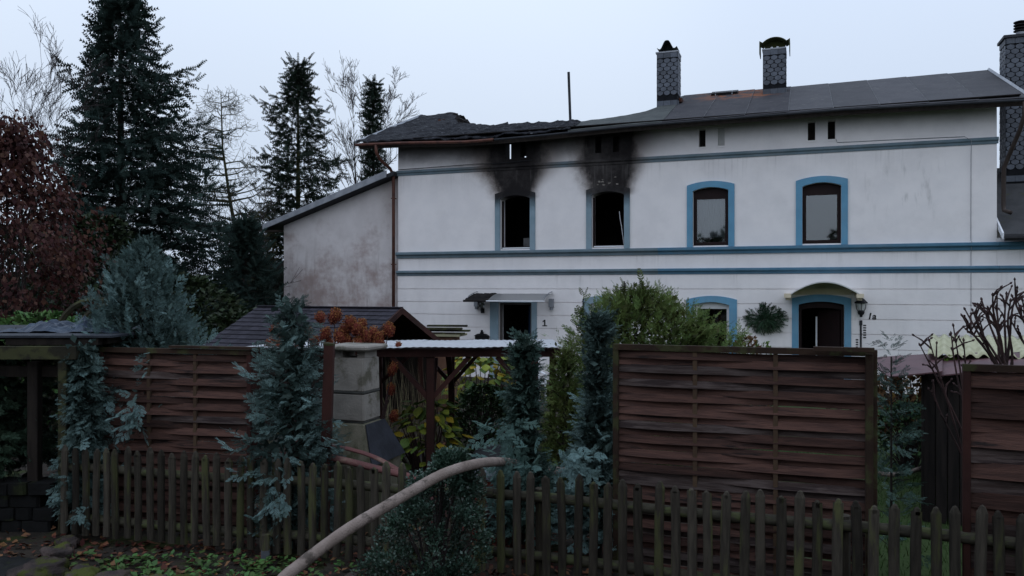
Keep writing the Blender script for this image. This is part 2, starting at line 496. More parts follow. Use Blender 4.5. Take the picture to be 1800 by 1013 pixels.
MT['redsheet'] = M('red_brown_sheet', (.115, .062, .066), (.085, .048, .052), 3, rough=.45, bump=.2, jitter=.12, c3=(.05, .03, .03), c3t=.64, c3scale=5)
MT['hose'] = M('pale_hose_fabric', (.27, .215, .185), (.20, .155, .13), 6, stretch=(1, 1, 1), rough=.8, bump=.7, bscale=90, c3=(.09, .072, .06), c3t=.57, c3scale=7)
MT['hose_red'] = M('pink_red_hose_fabric', (.13, .055, .05), (.095, .042, .04), 3, rough=.75, bump=.3, bscale=60, c3=(.2, .13, .10), c3t=.6)
MT['tarp'] = M('blue_grey_tarp', (.05, .07, .10), (.03, .04, .06), 6, rough=.4, bump=.4)
MT['roofdark'] = M('dark_flat_roof', (.045, .05, .06), (.03, .033, .04), 6, rough=.6, bump=.3)
MT['stone'] = M('field_stone', (.075, .055, .049), (.036, .03, .029), 5, rough=.95, bump=1.0, bscale=11, bdist=.04, c3=(.06, .068, .016), c3t=.54, c3scale=4, jitter=.3)
MT['darkstone'] = M('dark_wall_stone', (.016, .016, .016), (.011, .011, .011), 5, rough=.9, bump=.6, jitter=.3, c3=(.03, .035, .016), c3t=.6)
# plants
MT['bark'] = M('bark', (.04, .034, .029), (.025, .021, .018), 6, stretch=(3, 3, .6), rough=.95, bump=.6)
MT['bark_green'] = M('algae_bark', (.06, .06, .026), (.045, .042, .022), 6, stretch=(3, 3, .6), rough=.95, bump=.5)
MT['bark_larch'] = M('larch_bark', (.058, .056, .028), (.04, .038, .022), 6, stretch=(3, 3, .6), rough=.95, bump=.4)
MT['twig'] = M('bare_twig', (.045, .035, .034), (.03, .024, .024), 6, rough=.9, bump=.2)
MT['redtwig'] = M('red_brown_twig', (.065, .038, .036), (.04, .027, .026), 8, rough=.8, bump=.3)
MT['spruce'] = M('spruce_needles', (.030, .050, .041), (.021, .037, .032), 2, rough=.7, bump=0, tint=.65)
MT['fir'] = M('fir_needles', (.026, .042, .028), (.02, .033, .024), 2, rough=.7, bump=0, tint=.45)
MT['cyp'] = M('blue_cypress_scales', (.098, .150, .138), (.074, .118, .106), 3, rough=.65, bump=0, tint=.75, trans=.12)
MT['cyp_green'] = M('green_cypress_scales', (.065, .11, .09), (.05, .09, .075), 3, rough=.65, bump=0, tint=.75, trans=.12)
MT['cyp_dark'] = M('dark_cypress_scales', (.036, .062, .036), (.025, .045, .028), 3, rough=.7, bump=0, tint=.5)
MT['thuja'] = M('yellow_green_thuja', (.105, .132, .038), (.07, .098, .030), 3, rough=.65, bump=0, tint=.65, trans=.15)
MT['box'] = M('box_leaves', (.032, .062, .038), (.024, .05, .032), 4, rough=.45, bump=0, tint=.55, spec=.5)
MT['beech'] = M('copper_beech_leaves', (.07, .026, .02), (.04, .016, .014), 3, rough=.6, bump=0, tint=.55, trans=.15)
MT['ivy'] = M('ivy_leaves', (.026, .036, .015), (.018, .027, .013), 3, rough=.5, bump=0, tint=.5)
MT['hyd_leaf'] = M('yellow_green_leaf', (.21, .23, .03), (.13, .17, .03), 9, rough=.5, bump=.2, bscale=30, jitter=.35, trans=.2)
MT['hyd_leaf2'] = M('green_leaf', (.095, .15, .035), (.07, .115, .03), 9, rough=.5, bump=.2, bscale=30, jitter=.35, trans=.2)
MT['yel_leaf'] = M('yellow_autumn_leaf', (.34, .25, .025), (.27, .19, .02), 9, rough=.5, bump=.2, bscale=30, jitter=.2, trans=.2)
MT['rust_flower'] = M('dried_flower', (.22, .075, .032), (.16, .052, .024), 9, rough=.9, bump=0, tint=.5)
MT['bush'] = M('dark_shrub_leaves', (.04, .068, .026), (.028, .05, .02), 4, rough=.5, bump=0, tint=.55)
MT['straw'] = M('dry_stems', (.20, .165, .10), (.14, .115, .07), 5, rough=.9, bump=0, tint=.4)
MT['rustgrass'] = M('red_brown_grass', (.12, .06, .025), (.09, .05, .03), 5, rough=.9, bump=0, tint=.5)
MT['grass'] = M('lawn_grass', (.045, .085, .02), (.035, .065, .018), 3, rough=.7, bump=0, tint=.45)
MT['cover'] = M('ground_cover_leaves', (.065, .12, .032), (.048, .09, .03), 5, rough=.5, bump=0, tint=.5)
MT['fallen'] = M('fallen_leaves', (.15, .058, .034), (.09, .04, .03), 5, rough=.8, bump=0, tint=.65)
MT['moss'] = M('moss', (.06, .068, .014), (.04, .05, .013), 8, rough=.95, bump=.6)
def ground_hook(nt, vec, s, z, col):
    sep = nt.nodes.new('ShaderNodeSeparateXYZ'); nt.links.new(vec.k, sep.inputs[0])
    y = V(nt, sep.outputs[1]); n = noise(nt, vec, .8, 4)
    lawn = (s + n * 1.2).ss(2.9, 3.5) * (y + n).ss(5.6, 6.3)
    far = (y + n * 4).ss(24, 30)
    return mixc(nt, lawn.max(far), col, (.035, .055, .018))
MT['ground'] = M('garden_soil', (.045, .036, .028), (.028, .024, .02), 3, rough=.95, bump=.8, bscale=18, bdist=.03, c3=(.035, .042, .015), c3t=.57, c3scale=2, hook=ground_hook)

# ------------------------------------------------------------------ ground
def grid(a):
    return np.array(sorted(set(np.round(np.concatenate(a), 3))))
xs = grid([np.arange(-7, 7.01, .25), np.arange(-120, -7, 8), np.arange(8, 121, 8)])
ys = grid([np.arange(-2, 12.01, .25), np.arange(13, 26, 1), np.arange(30, 191, 10), np.arange(-30, -2, 6)])
gv = [(x, y, gz(x, y)) for y in ys for x in xs]
nx = len(xs)
gf = [(j * nx + i, j * nx + i + 1, (j + 1) * nx + i + 1, (j + 1) * nx + i) for j in range(len(ys) - 1) for i in range(nx - 1)]
g = B(); g.v = gv; g.f = gf
tag(g.build('ground', MT['ground'], smooth=True), kind='structure')

# ================================================================== HOUSE
TH = math.atan(.367)
HB = -.3                          # level of the ground at the house
house = thing('burnt_house', 'long two-storey white house with blue trim, two burnt-out windows and half collapsed roof',
              'house', (-3.46, 24.2, HB), -TH)
ROOFP = .391                      # roof slope
def arch(x0, x1, z0, zs, rise, n=10):
    """outline (x,z): sill at z0, springing at zs, segmental head"""
    out = [(x0, z0), (x1, z0), (x1, zs)]
    for i in range(1, n):
        t = i / n
        out.append((x1 + (x0 - x1) * t, zs + rise * math.sin(PI * t) ** .85))
    out.append((x0, zs))
    return out

UPW = [3.33, 6.05, 8.81, 11.54]
WW = .91
openings = []
for s0 in UPW: openings.append(arch(s0, s0 + WW, 3.72, 5.17, .09))
LOWW = [5.99, 8.84]
for s0 in LOWW: openings.append(arch(s0, s0 + .90, .95, 2.15, .08))
openings.append([(3.28, -.02), (4.29, -.02), (4.29, 2.18), (3.28, 2.18)])
openings.append(arch(11.45, 12.52, -.02, 2.18, .08))
SLOTS = [3.48, 3.94, 6.14, 6.64, 8.96, 9.45, 11.67, 12.14]
for s0 in SLOTS: openings.append([(s0, 6.32), (s0 + .175, 6.32), (s0 + .175, 6.81), (s0, 6.81)])
LEN = 15.84
B().plate([(0, -.6), (LEN, -.6), (LEN, 7.08), (0, 7.08)], openings, 0, .38).build('facade_wall', MT['plaster'], house)

# plaster bands of the ground floor, separated by recessed grooves
trims_low = [(5.80, 7.08, 2.40), (8.62, 9.92, 2.40), (3.02, 4.45, 2.22), (11.29, 12.68, 2.44)]
zs_g = [-.55, -.05, .33, .70, 1.08, 1.45, 1.82, 2.19, 2.57, 2.965]
for k in range(len(zs_g) - 1):
    z0, z1 = zs_g[k] + .013, zs_g[k + 1] - .013
    cuts = sorted([(a, b) for a, b, zt in trims_low if zt > z0 + .02])
    x = 0.0
    for a, c in cuts + [(LEN, LEN)]:
        if a - x > .01: B().box(x, a + .012, -.024, .0, z0, z1).build('plaster_band', MT['plaster'], house)
        x = c - .012
for (a, c, zt) in trims_low:      # remainder of the band above each trim
    for k in range(len(zs_g) - 1):
        z0, z1 = zs_g[k] + .013, zs_g[k + 1] - .013
        if z0 + .02 < zt < z1:
            B().box(a + .012, c - .012, -.0235, 0, zt - .1, z1 - .001).build('plaster_band', MT['plaster'], house)

# mouldings, two paints: the left half faded, the right half bright, both darkened for profile shading
def moulding(s0, s1, z0, z1, pr, mat, name):
    h = z1 - z0
    prof = [(0, z0), (-pr * .35, z0), (-pr * .45, z0 + h * .38), (-pr * .9, z0 + h * .52), (-pr, z0 + h * .62), (-pr, z1 - .012), (-pr * .85, z1), (0, z1 + .006)]
    b_ = B(); n = len(prof)
    for s_ in (s0, s1): b_.v += [(s_, p[0], p[1]) for p in prof]
    b_.f += [(i, (i + 1) % n, n + (i + 1) % n, n + i) for i in range(n)] + [tuple(range(n - 1, -1, -1)), tuple(range(n, 2 * n))]
    return b_.build(name, mat, house)
SPLIT = 7.89
for (z0, z1, pr) in ((6.0, 6.15, .07), (3.50, 3.68, .12), (2.97, 3.12, .10)):
    moulding(-.03, SPLIT, z0, z1, pr, MT['band_old'], 'string_course')
    moulding(SPLIT + .002, LEN + .03, z0, z1, pr, MT['band_new'] if z0 < 5 else MT['band_old'], 'string_course')

def surround(x0, x1, z0, zt, ox0, ox1, ozs, orise, mat, rise=.10, arched=True, par=house):
    """painted surround standing proud of the wall"""
    if arched:
        outer = arch(x0, x1, z0, zt - rise, rise, 12)
        inner = arch(ox0, ox1, z0, ozs, orise, 12)
    else:
        outer = [(x0, z0), (x1, z0), (x1, zt), (x0, zt)]
        inner = [(ox0, z0), (ox1, z0), (ox1, ozs), (ox0, ozs)]
    # one ring-shaped outline: right foot, outer edge, left foot, inner edge
    ring = [inner[1], outer[1]] + outer[2:] + [outer[0], inner[0]] + inner[:1:-1]
    return B().plate(ring, [], -.05, .001).build('surround', mat, par)

# ---- upper windows
for i, s0 in enumerate(UPW):
    burnt = i < 2
    tm = MT['trim_old'] if burnt else MT['trim_new']
    b_ = B()
    fr = .065
    y0, y1 = .10, .17
    o_ = arch(s0 + .003, s0 + WW - .003, 3.723, 5.168, .088)
    if burnt:
        # charred remains of the frame: sill piece and one jamb
        b_.box(s0 + .004, s0 + WW - .004, y0, y1, 3.725, 3.79)
        b_.box(s0 + .004, s0 + .05, y0, y1, 3.79, 5.12)
        if i == 1: b_.box(s0 + WW - .04, s0 + WW - .004, y0, y1, 3.79, 5.05)
        w = b_.build('window', MT['brownframe'], house)
        B().box(s0 + .05, s0 + WW - .01, .02, .09, 3.735, 3.765).build('sill', MT['white'], w)
    else:
        inner = arch(s0 + fr, s0 + WW - fr, 3.72 + fr, 4.98, .0)
        b_.plate(o_, [inner], y0, y1)
        b_.box(s0 + fr - .02, s0 + fr + .025, y0 - .012, y0, 3.77, 5.0).box(s0 + WW - fr - .025, s0 + WW - fr + .02, y0 - .012, y0, 3.77, 5.0)
        b_.box(s0 + fr + .025, s0 + WW - fr - .025, y0 - .012, y0, 3.77, 3.815).box(s0 + fr + .025, s0 + WW - fr - .025, y0 - .012, y0, 4.955, 5.0)
        w = b_.build('window', MT['brownframe'], house)
        B().box(s0 + fr + .026, s0 + WW - fr - .026, y0 + .02, y0 + .026, 3.816, 4.954).build('pane', MT['glass'], w)
        if i == 3:
            surround(s0 - .155, s0 + WW + .155, 3.687, 5.42, s0 - .002, s0 + WW + .002, 5.17, .09, tm).parent = w
            continue
        cu = B(); n = 40; rr = random.Random(i)
        xa, xb = s0 + .05, s0 + WW - .05
        top = 5.05; bot = 3.75 if i == 3 else 3.95
        for k in range(n + 1):
            x = xa + (xb - xa) * k / n; yy = y1 + .07 + .018 * math.sin(k * 1.3) + .006 * rr.uniform(-1, 1)
            cu.v += [(x, yy, bot), (x, yy, top)]
        cu.f = [(2 * k, 2 * k + 2, 2 * k + 3, 2 * k + 1) for k in range(n)]
        cu.build('curtain', MT['curtain'], w, smooth=True)
    surround(s0 - .155, s0 + WW + .155, 3.687, 5.42, s0 - .002, s0 + WW + .002, 5.17, .09, tm).parent = w
# things left standing inside the burnt rooms
B().box(3.86, 4.16, .5, .53, 3.5, 4.06).build('scorched_board', M('scorched_board', (.10, .10, .10), (.05, .05, .05), 4), house)
B().tube([(6.78, .2, 4.72), (6.80, .21, 4.5), (6.84, .2, 4.3), (6.88, .2, 4.0), (6.9, .22, 3.8)], .009, 5).build('loose_cable', MT['white'], house)
rr = random.Random(5)
for k in range(9):      # peeled crust of plaster over the burnt windows
    x = 6.5 + rr.gauss(0, .2); z = 5.42 + abs(rr.gauss(0, .1))
    q = .02 + rr.random() * .03
    B().plate([(x + q * math.cos(a) * (.5 + rr.random()), z + q * .6 * math.sin(a) * (.5 + rr.random())) for a in np.linspace(0, 6.28, 8)[:-1]], [], -.018, -.002).build('plaster_flake', M('flake%d' % k, (.3, .27, .24), (.1, .09, .08), 12), house)

# ---- ground floor windows
for i, s0 in enumerate(LOWW):
    tm = MT['trim_old'] if i == 0 else MT['trim_new']
    o_ = arch(s0 + .003, s0 + .897, .953, 2.148, .078)
    b_ = B().plate(o_, [arch(s0 + .07, s0 + .83, 1.02, 2.05, 0)], .08, .15)
    w = b_.build('window', MT['whiteframe'], house)
    B().box(s0 + .071, s0 + .829, .11, .116, 1.021, 2.049).build('pane', MT['glass'], w)
    surround(s0 - .2, s0 + 1.1, .80, 2.395, s0 - .002, s0 + .902, 2.15, .08, tm).parent = w
    B().box(s0 - .2, s0 + 1.1, -.09, .001, .74, .80).build('sill', MT['metal'], w)
# ---- doors (both stand open)
dr = B().box(3.30, 3.345, .06, .14, 0, 2.17).box(4.225, 4.27, .06, .14, 0, 2.17).box(3.345, 4.225, .06, .14, 2.12, 2.17).build('door', MT['hall'], house)
surround(3.02, 4.45, -.3, 2.22, 3.278, 4.292, 2.182, 0, MT['trim_old'], arched=False).parent = dr
B().bar((4.2, .16, 1.03), (3.86, .98, 1.03), .045, 2.06).build('door_leaf', MT['door_blue'], dr)
dr = B().plate(arch(11.455, 12.515, -.01, 2.175, .078), [arch(11.52, 12.45, .0, 2.05, .05)], .08, .16).build('door', MT['brownframe'], house)
surround(11.29, 12.68, -.3, 2.44, 11.448, 12.522, 2.18, .08, MT['trim_new']).parent = dr
lf = B().bar((12.44, .18, 1.02), (11.93, .62, 1.02), .05, 2.04).build('door_leaf', MT['brownframe'], dr)
B().box(11.86, 11.90, .5, .54, .3, 1.86).build('door_edge_strip', MT['white'], dr)
# ---- attic vents: mostly dark boards set behind the slots to paint the attic's darkness
for i, s0 in enumerate(SLOTS):
    if i in (0,): continue
    d = .10 if i in (5,) else .22
    m_ = {5: MT['creamlight'], 4: MT['inside'], 6: MT['darkwood'], 7: MT['inside']}.get(i, MT['char'])
    v_ = B().box(s0 - .01, s0 + .185, d, d + .03, 6.30, 6.83)
    if i == 1: v_ = B().box(s0 - .01, s0 + .185, .25, .28, 6.42, 6.83)
    v_ = v_.build('vent_backing', m_, house)
    B().box(s0 - .008, s0 + .183, -.012, .06, 6.285, 6.335).build('vent_sill', MT['plaster'], v_)

# ---- interior shell, other walls
B().box(.38, LEN - .38, .39, 7.0, 2.86, 3.16).build('upper_floor', MT['inside'], house)
B().box(.38, LEN - .38, .39, 7.0, 5.95, 6.1).build('attic_floor', MT['char'], house)
B().box(.38, LEN - .38, .39, 7.0, -.12, -.03).build('ground_floor', MT['hall'], house)
B().box(0, LEN, 7.02, 7.4, -.6, 6.2).build('rear_wall', MT['plaster'], house)
for (x0, x1) in ((.003, .38), (LEN - .38, LEN - .003)):
    B().plate([(.383, -.6), (7.017, -.6), (7.017, 7.15), (3.7, 8.45), (.383, 7.15)], [], x0, x1, lambda x, y, z: (y, x, z)).build('gable_wall', MT['plaster'], house)
for x0 in (2.6, 5.2, 7.8, 10.6, 13.2):
    B().box(x0, x0 + .12, .39, 7.0, 3.165, 5.945).build('partition', MT['inside'] if x0 < 8 else MT['hall'], house)
    B().box(x0, x0 + .12, .39, 7.0, -.025, 2.855).build('partition', MT['hall'] if x0 < 10 else MT['inside'], house)
B().box(.39, LEN - .39, 3.0, 3.1, 3.165, 5.945).build('partition', MT['inside'], house)
B().box(.39, LEN - .39, 2.6, 2.7, -.025, 2.855).build('partition', MT['inside'], house)

# ---- roof
ridgeb = 3.7
def sag(s):
    """eave line after the fire"""
    pts = [(-1.1, 6.94), (.5, 6.90), (2.6, 6.80), (4.5, 6.83), (7.4, 6.92), (12.5, 6.96), (16.4, 6.88)]
    for (a, za), (b, zb) in zip(pts, pts[1:]):
        if s <= b: return za + (zb - za) * (s - a) / (b - a)
    return pts[-1][1]
def roofz(s, b):
    k = (b + .65) / (ridgeb + .65)
    return sag(s) * (1 - k) + 8.60 * k
def on_roof(s, y, b):
    # plate coordinates: (s, thickness, b)
    return (s, b, roofz(s, b) + y)
S0, S1 = -1.05, 16.35
# deck boards of the sound right half and of the burnt strip
right = [(8.05, -.62), (S1, -.62), (S1, ridgeb), (8.05, ridgeb)]
def deck(poly, name, mat, y0=-.05, y1=0.0):
    return B().plate(poly, [], y0, y1, on_roof).build(name, mat, house)
# cut s into bays so that the deck follows the eave line
roof = None
for a in range(8):
    x0 = 8.05 + a * (S1 - 8.05) / 8; x1 = 8.05 + (a + 1) * (S1 - 8.05) / 8
    deck([(x0, -.62), (x1 - .003, -.62), (x1 - .003, ridgeb), (x0, ridgeb)], 'roof_board', MT['darkwood'], -.06, -.004)
    # rear slope
    B().plate([(x0, ridgeb), (x1 - .003, ridgeb), (x1 - .003, 8.0), (x0, 8.0)], [], -.06, 0,
              lambda s, y, b: (s, b, 8.6 - (b - ridgeb) * ROOFP + y)).build('rear_roof_sheet', MT['felt'], house)
# felt sheets lapped along the slope
edges = [6.75, 8.05] + [8.05 + (S1 - 8.05) * k / 8 for k in range(1, 9)]
for k in range(1, len(edges) - 1):
    x0, x1 = edges[k], edges[k + 1]
    b_ = B(); n = 8
    for i in range(n + 1):
        b = -.68 + (ridgeb + .74) * i / n
        wob = .004 * math.sin(i * 1.7 + k)
        for (x, up) in ((x0, .012), (x1 + .05, .026)):
            z = roofz(min(x, S1), b) + up + wob
            b_.v += [(min(x, S1 + .02), b, z), (min(x, S1 + .02), b, z - .011)]
    for i in range(n):
        o = i * 4
        b_.f += [(o, o + 2, o + 6, o + 4), (o + 1, o + 5, o + 7, o + 3), (o + 2, o + 3, o + 7, o + 6), (o, o + 4, o + 5, o + 1)]
    b_.f += [(0, 1, 3, 2)]
    B().tube([(min(x1 + .05, S1), -.66 + (ridgeb + .6) * i / 8, roofz(min(x1, S1), -.66 + (ridgeb + .6) * i / 8) + .026 + .004 * math.sin(i * 1.7 + k)) for i in range(9)], .009, 4).build('felt_seam', MT['seam'], house)
    b_.build('felt_sheet', MT['felt_rust'] if k in (1, 2, 3) else MT['felt'], house)
# burnt left half: crumpled felt hanging on what is left of the deck
burnt_edge = [(-1.1, 3.74), (.25, 3.72), (.62, 3.0), (.9, 2.2), (1.35, 1.55), (2.2, 1.25), (3.3, 1.05), (4.3, .75), (5.2, .62), (6.0, .62), (6.8, .82), (7.3, 1.2), (7.65, 2.1), (7.9, 3.2), (8.06, 3.7), (8.2, 3.72)]
def top_b(s):
    for (a, za), (b, zb) in zip(burnt_edge, burnt_edge[1:]):
        if s <= b: return za + (zb - za) * (s - a) / (b - a)
    return 3.7
def crumpled(name, sa, sb, mat, amp, lift, ragged, step=.075):
    ns = int((sb - sa) / step); nb = 34
    b_ = B()
    for i in range(ns + 1):
        s_ = sa + (sb - sa) * i / ns
        tb = top_b(s_) + ragged * (mnoise.noise(Vector((s_ * 3.1, 5, 0))) + .6 * mnoise.noise(Vector((s_ * 9, 2, 0))))
        for j in range(nb + 1):
            b = -.68 + (tb + .68) * j / nb
            e = mnoise.noise(Vector((s_ * 1.7, b * 2.3, 1))) + .55 * mnoise.noise(Vector((s_ * 5, b * 7, 3))) + .3 * mnoise.noise(Vector((s_ * 13, b * 16, 3)))
            b_.v.append((s_, b, roofz(s_, b) + lift + amp * (e + .35)))
    b_.f = [(i * (nb + 1) + j, (i + 1) * (nb + 1) + j, (i + 1) * (nb + 1) + j + 1, i * (nb + 1) + j + 1) for i in range(ns) for j in range(nb)]
    n = len(b_.v)
    b_.v += [(x, y, z - .03) for x, y, z in b_.v]
    b_.f += [tuple(n + q for q in reversed(f)) for f in b_.f]
    for i in range(ns):
        for j in (0, nb):
            a, c = i * (nb + 1) + j, (i + 1) * (nb + 1) + j
            b_.f.append((a, c, c + n, a + n) if j else (c, a, a + n, c + n))
    for i in (0, ns):
        for j in range(nb):
            a = i * (nb + 1) + j
            b_.f.append((a, a + 1, a + 1 + n, a + n) if not i else (a + 1, a, a + n, a + 1 + n))
    return b_.build(name, mat, house)
crumpled('burnt_felt', S0, 5.6, MT['burnt'], .075, .05, .18)
crumpled('sooty_felt', 5.55, 8.09, MT['felt_grey'], .010, .022, .06)
# deck under the burnt strip
for a in range(12):
    x0 = -1.02 + a * .757; x1 = x0 + .75
    t0, t1 = max(0, top_b(x0) - .15), max(0, top_b(x1) - .15)
    deck([(x0, -.60), (x1, -.60), (x1, min(t1, 3.6)), (x0, min(t0, 3.6))], 'charred_board', MT['char'], -.10, -.03)
# left stump of the rear slope, charred rafters and debris at the broken edge
B().plate([(S0, ridgeb), (.2, ridgeb), (.45, 4.6), (.3, 8.0), (S0, 8.0)], [], -.06, 0.02,
          lambda s, y, b: (s, b, 8.6 - (b - ridgeb) * ROOFP + y)).build('rear_roof_stump', MT['burnt'], house)
rr = random.Random(11)
for (x, b0, b1, lean) in ((.30, 1.6, 3.65, .0), (.62, 1.0, 2.95, .05), (.95, .9, 2.2, .1), (1.9, .5, 1.55, .1), (2.9, .3, 1.35, .0), (3.9, .2, 1.0, -.1), (6.9, .4, 1.2, .1), (7.6, .6, 2.3, .1)):
    B().bar((x, b0, roofz(x, b0) - .16), (x + lean, b1, roofz(x, b1) - .16), .09, .15).build('charred_rafter', MT['char'], house)
# clump of collapsed, burnt insulation at the broken ridge
b_ = B()
for (cx, cb, cz, r_) in ((.55, 3.1, 8.22, .33), (.85, 2.75, 7.98, .34), (1.05, 2.4, 7.75, .3), (.75, 2.6, 7.85, .35), (.5, 3.4, 8.33, .22)):
    o = len(b_.v); n, m_ = 14, 9
    for i in range(m_ + 1):
        for j in range(n):
            t, p_ = PI * i / m_, 2 * PI * j / n
            d = Vector((math.sin(t) * math.cos(p_), math.sin(t) * math.sin(p_), math.cos(t)))
            q = r_ * (1 + .5 * mnoise.noise(d * 2.2 + Vector((cx * 7, cb * 3, 0))) + .25 * mnoise.noise(d * 6 + Vector((cx * 7, 0, 3))))
            b_.v.append((cx + d.x * q, cb + d.y * q * .8, cz + d.z * q * .75))
    b_.f += [(o + i * n + j, o + i * n + (j + 1) % n, o + (i + 1) * n + (j + 1) % n, o + (i + 1) * n + j) for i in range(m_) for j in range(n)]
b_.build('burnt_insulation', MT['char'], house)
for x in (.2, .36):
    B().box(x, x + .07, 2.4, 2.46, roofz(x, 2.4) - .2, roofz(x, 2.4) + .09).build('scorched_brick', MT['scorch'], house)
# verge flashings, fascia, gutter
B().tube([(S0 - .03, -.66, roofz(S0, -.66) + .05), (S0 - .03, ridgeb, roofz(S0, ridgeb) + .07)], .05, 4).build('verge_flashing', MT['metal'], house)
B().tube([(S1 + .03, -.66, roofz(S1, -.66) + .03), (S1 + .03, ridgeb, roofz(S1, ridgeb) + .05)], .045, 4).build('verge_flashing', MT['metal'], house)
for (sa, sb, mt, nm) in ((S0, 3.4, MT['copper'], 'gutter'), (3.42, S1, MT['zinc'], 'gutter')):
    pts = [(sa + (sb - sa) * k / 10, -.72, sag(sa + (sb - sa) * k / 10) - .05) for k in range(11)]
    B().tube(pts, .045 if sa < 0 else .03, 8).build(nm, mt, house)
b_ = B()
for k in range(16):
    x0 = -.98 + k * 1.08; x1 = min(x0 + 1.08, 16.3)
    b_.bar((x0, -.60, sag(x0) - .09), (x1, -.60, sag(x1) - .09), .03, .13)
b_.build('fascia', MT['darkwood'], house)
B().box(0.0, 16.2, -.585, -.002, 6.985, 7.01).build('soffit', MT['char'], house)
# downpipes with swan necks
B().tube([(-.35, -.72, 6.85), (-.35, -.70, 6.62), (-.30, -.6, 6.45), (-.16, -.2, 6.2), (-.11, -.10, 6.02), (-.11, -.09, 5.6), (-.11, -.09, 0)], .05, 8).build('downpipe', MT['copper'], house, smooth=True)
for z in (5.3, 3.3, 1.4): B().box(-.165, -.055, -.15, 0, z, z + .03).build('pipe_clip', MT['copper'], house)
B().tube([(16.25, -.72, 6.8), (16.25, -.68, 6.5), (16.2, -.5, 6.2), (16.05, -.1, 5.65), (15.98, .0, 5.4), (15.98, .02, 4.55), (15.98, -.02, 4.42), (16.1, -.14, 4.35)], .05, 8).build('downpipe', MT['brownpipe'], house, smooth=True)
# cables on the wall
B().tube([(12.33, -.01, 6.33), (12.36, -.012, 6.24), (13.5, -.012, 6.23), (14.9, -.012, 6.21), (15.15, -.06, 6.20), (15.3, -.09, 6.1), (15.3, -.03, 5.7), (15.3, -.02, 3.72)], .007, 4).build('wall_cable', MT['metal'], house)
B().tube([(15.3, -.13, 3.7), (15.3, -.03, 3.44), (15.3, -.03, 3.15), (15.3, -.03, .2)], .007, 4).build('wall_cable', MT['metal'], house)
B().tube([(.02, -.02, 6.19), (1.2, -.05, 6.2), (2.6, -.06, 6.22), (3.2, -.05, 6.2), (4.3, -.05, 6.24)], .009, 4).build('wall_cable', MT['zinc'], house)
# vent pipe that stands alone where the roof is gone
B().tube([(4.92, 2.0, 6.1), (4.86, 2.0, 7.6), (4.80, 2.0, 9.22)], .042, 8).build('vent_pipe', MT['zinc'], house)

# ---- slate-hung chimneys
def slate_tpl(kind):
    """lozenge-like scale slate, 0.2 wide; kind 0 whole, -1 left half missing, 1 right half missing"""
    w, p = .0905, .118
    pts = [(0, -p * .60), (w * .45, -p * .50), (w * .85, -p * .30), (w, -p * .05), (w, p * .26), (w * .5, p * .48), (0, p * .60),
           (-w * .5, p * .48), (-w, p * .26), (-w, -p * .05), (-w * .85, -p * .30), (-w * .45, -p * .50)]
    if kind == 1: pts = [(min(p[0], 0.0), p[1]) for p in pts]
    if kind == -1: pts = [(max(p[0], 0.0), p[1]) for p in pts]
    out = []
    for p in pts:
        if not out or (abs(p[0] - out[-1][0]) + abs(p[1] - out[-1][1])) > .004: out.append(p)
    if abs(out[0][0] - out[-1][0]) + abs(out[0][1] - out[-1][1]) < .004: out.pop()
    b_ = B().plate(out, [], -.014, 0)
    b_.v = [(x, y - .05 * max(0, .06 - z) if y < 0 else y, z) for x, y, z in b_.v]
    return b_.mesh('slate', MT['slate'])
SL = {k: slate_tpl(k) for k in (0, 1, -1)}
def chimney(par, s0, b0, w, d, zb, zt, nameobj='chimney', left=True, right=True, cols=3):
    ch = B().box(s0, s0 + w, b0, b0 + d, zb - .9, zt).build(nameobj, MT['slate_gap'], par)
    pitch = .118
    rows = int((zt - .30 - (zb + .12)) / pitch)
    def face(org, ux, nrm_rot, width, zlow):
        nc = max(2, round(width / .2)); cw = width / nc
        sc = cw / .2
        for r in range(rows):
            z = zt - .235 - r * pitch
            if z < zlow + .10: break
            for c in range(nc + 1 if r % 2 else nc):
                x = c * cw if r % 2 else (c + .5) * cw
                k = 0
                if r % 2 and c == 0: k = -1
                if r % 2 and c == nc: k = 1
                o = link('slate', SL[k], ch, (org[0] + ux[0] * x, org[1] + ux[1] * x, z), (0, 0, nrm_rot))
                o.scale = (sc * .97, 1, 1)
        # square starter courses top and bottom
        for (z0, z1, nm) in ((zt - .15, zt - .01, 'slate'), (zlow - .10, zlow + .05, 'slate')):
            for c in range(nc):
                bb = B().box(c * cw + .004, (c + 1) * cw - .004, -.022, -.001, z0, z1)
                o = bb.build('slate', MT['slate'], ch); o.location = (org[0], org[1], 0); o.rotation_euler = (0, 0, nrm_rot)
    face((s0, b0), (1, 0), 0, w, zb + .12)
    if right: face((s0 + w, b0), (0, 1), PI / 2, d, zb + .12)
    if left: face((s0, b0 + d), (0, -1), -PI / 2, d, zb + .12)
    return ch
zc1 = 7.93
c1 = chimney(house, 7.5, 2.0, .60, .60, zc1, zc1 + 1.58, left=False)
B().box(7.47, 8.13, 1.97, 2.63, zc1 + 1.58, zc1 + 1.62).build('cap_frame', MT['metal'], c1)
def cowl(par, s0, b0, w, d, z, shape, mat, axis):
    """bent sheet-metal cowl"""
    n = 18; b_ = B(); pts = []
    for i in range(n + 1):
        t = -1 + 2 * i / n
        pts.append((t, shape(t)))
    for (q) in (0, 1):
        for th in (0, .018):
            for t, h in pts:
                if axis == 's': b_.v.append((s0 + w / 2 + t * w / 2, b0 + q * d, z + h + th))
    m_ = n + 1
    for i in range(n):
        a = i
        b_.f += [(a + m_, a + m_ + 1, a + 3 * m_ + 1, a + 3 * m_), (a, a + 2 * m_, a + 2 * m_ + 1, a + 1), (a, a + 1, a + m_ + 1, a + m_)]
    return b_.build('cowl', mat, par)
bell = lambda t: (.30 * math.exp(-(abs(t) / .5) ** 3.2) + .10 * abs(t) ** 3)
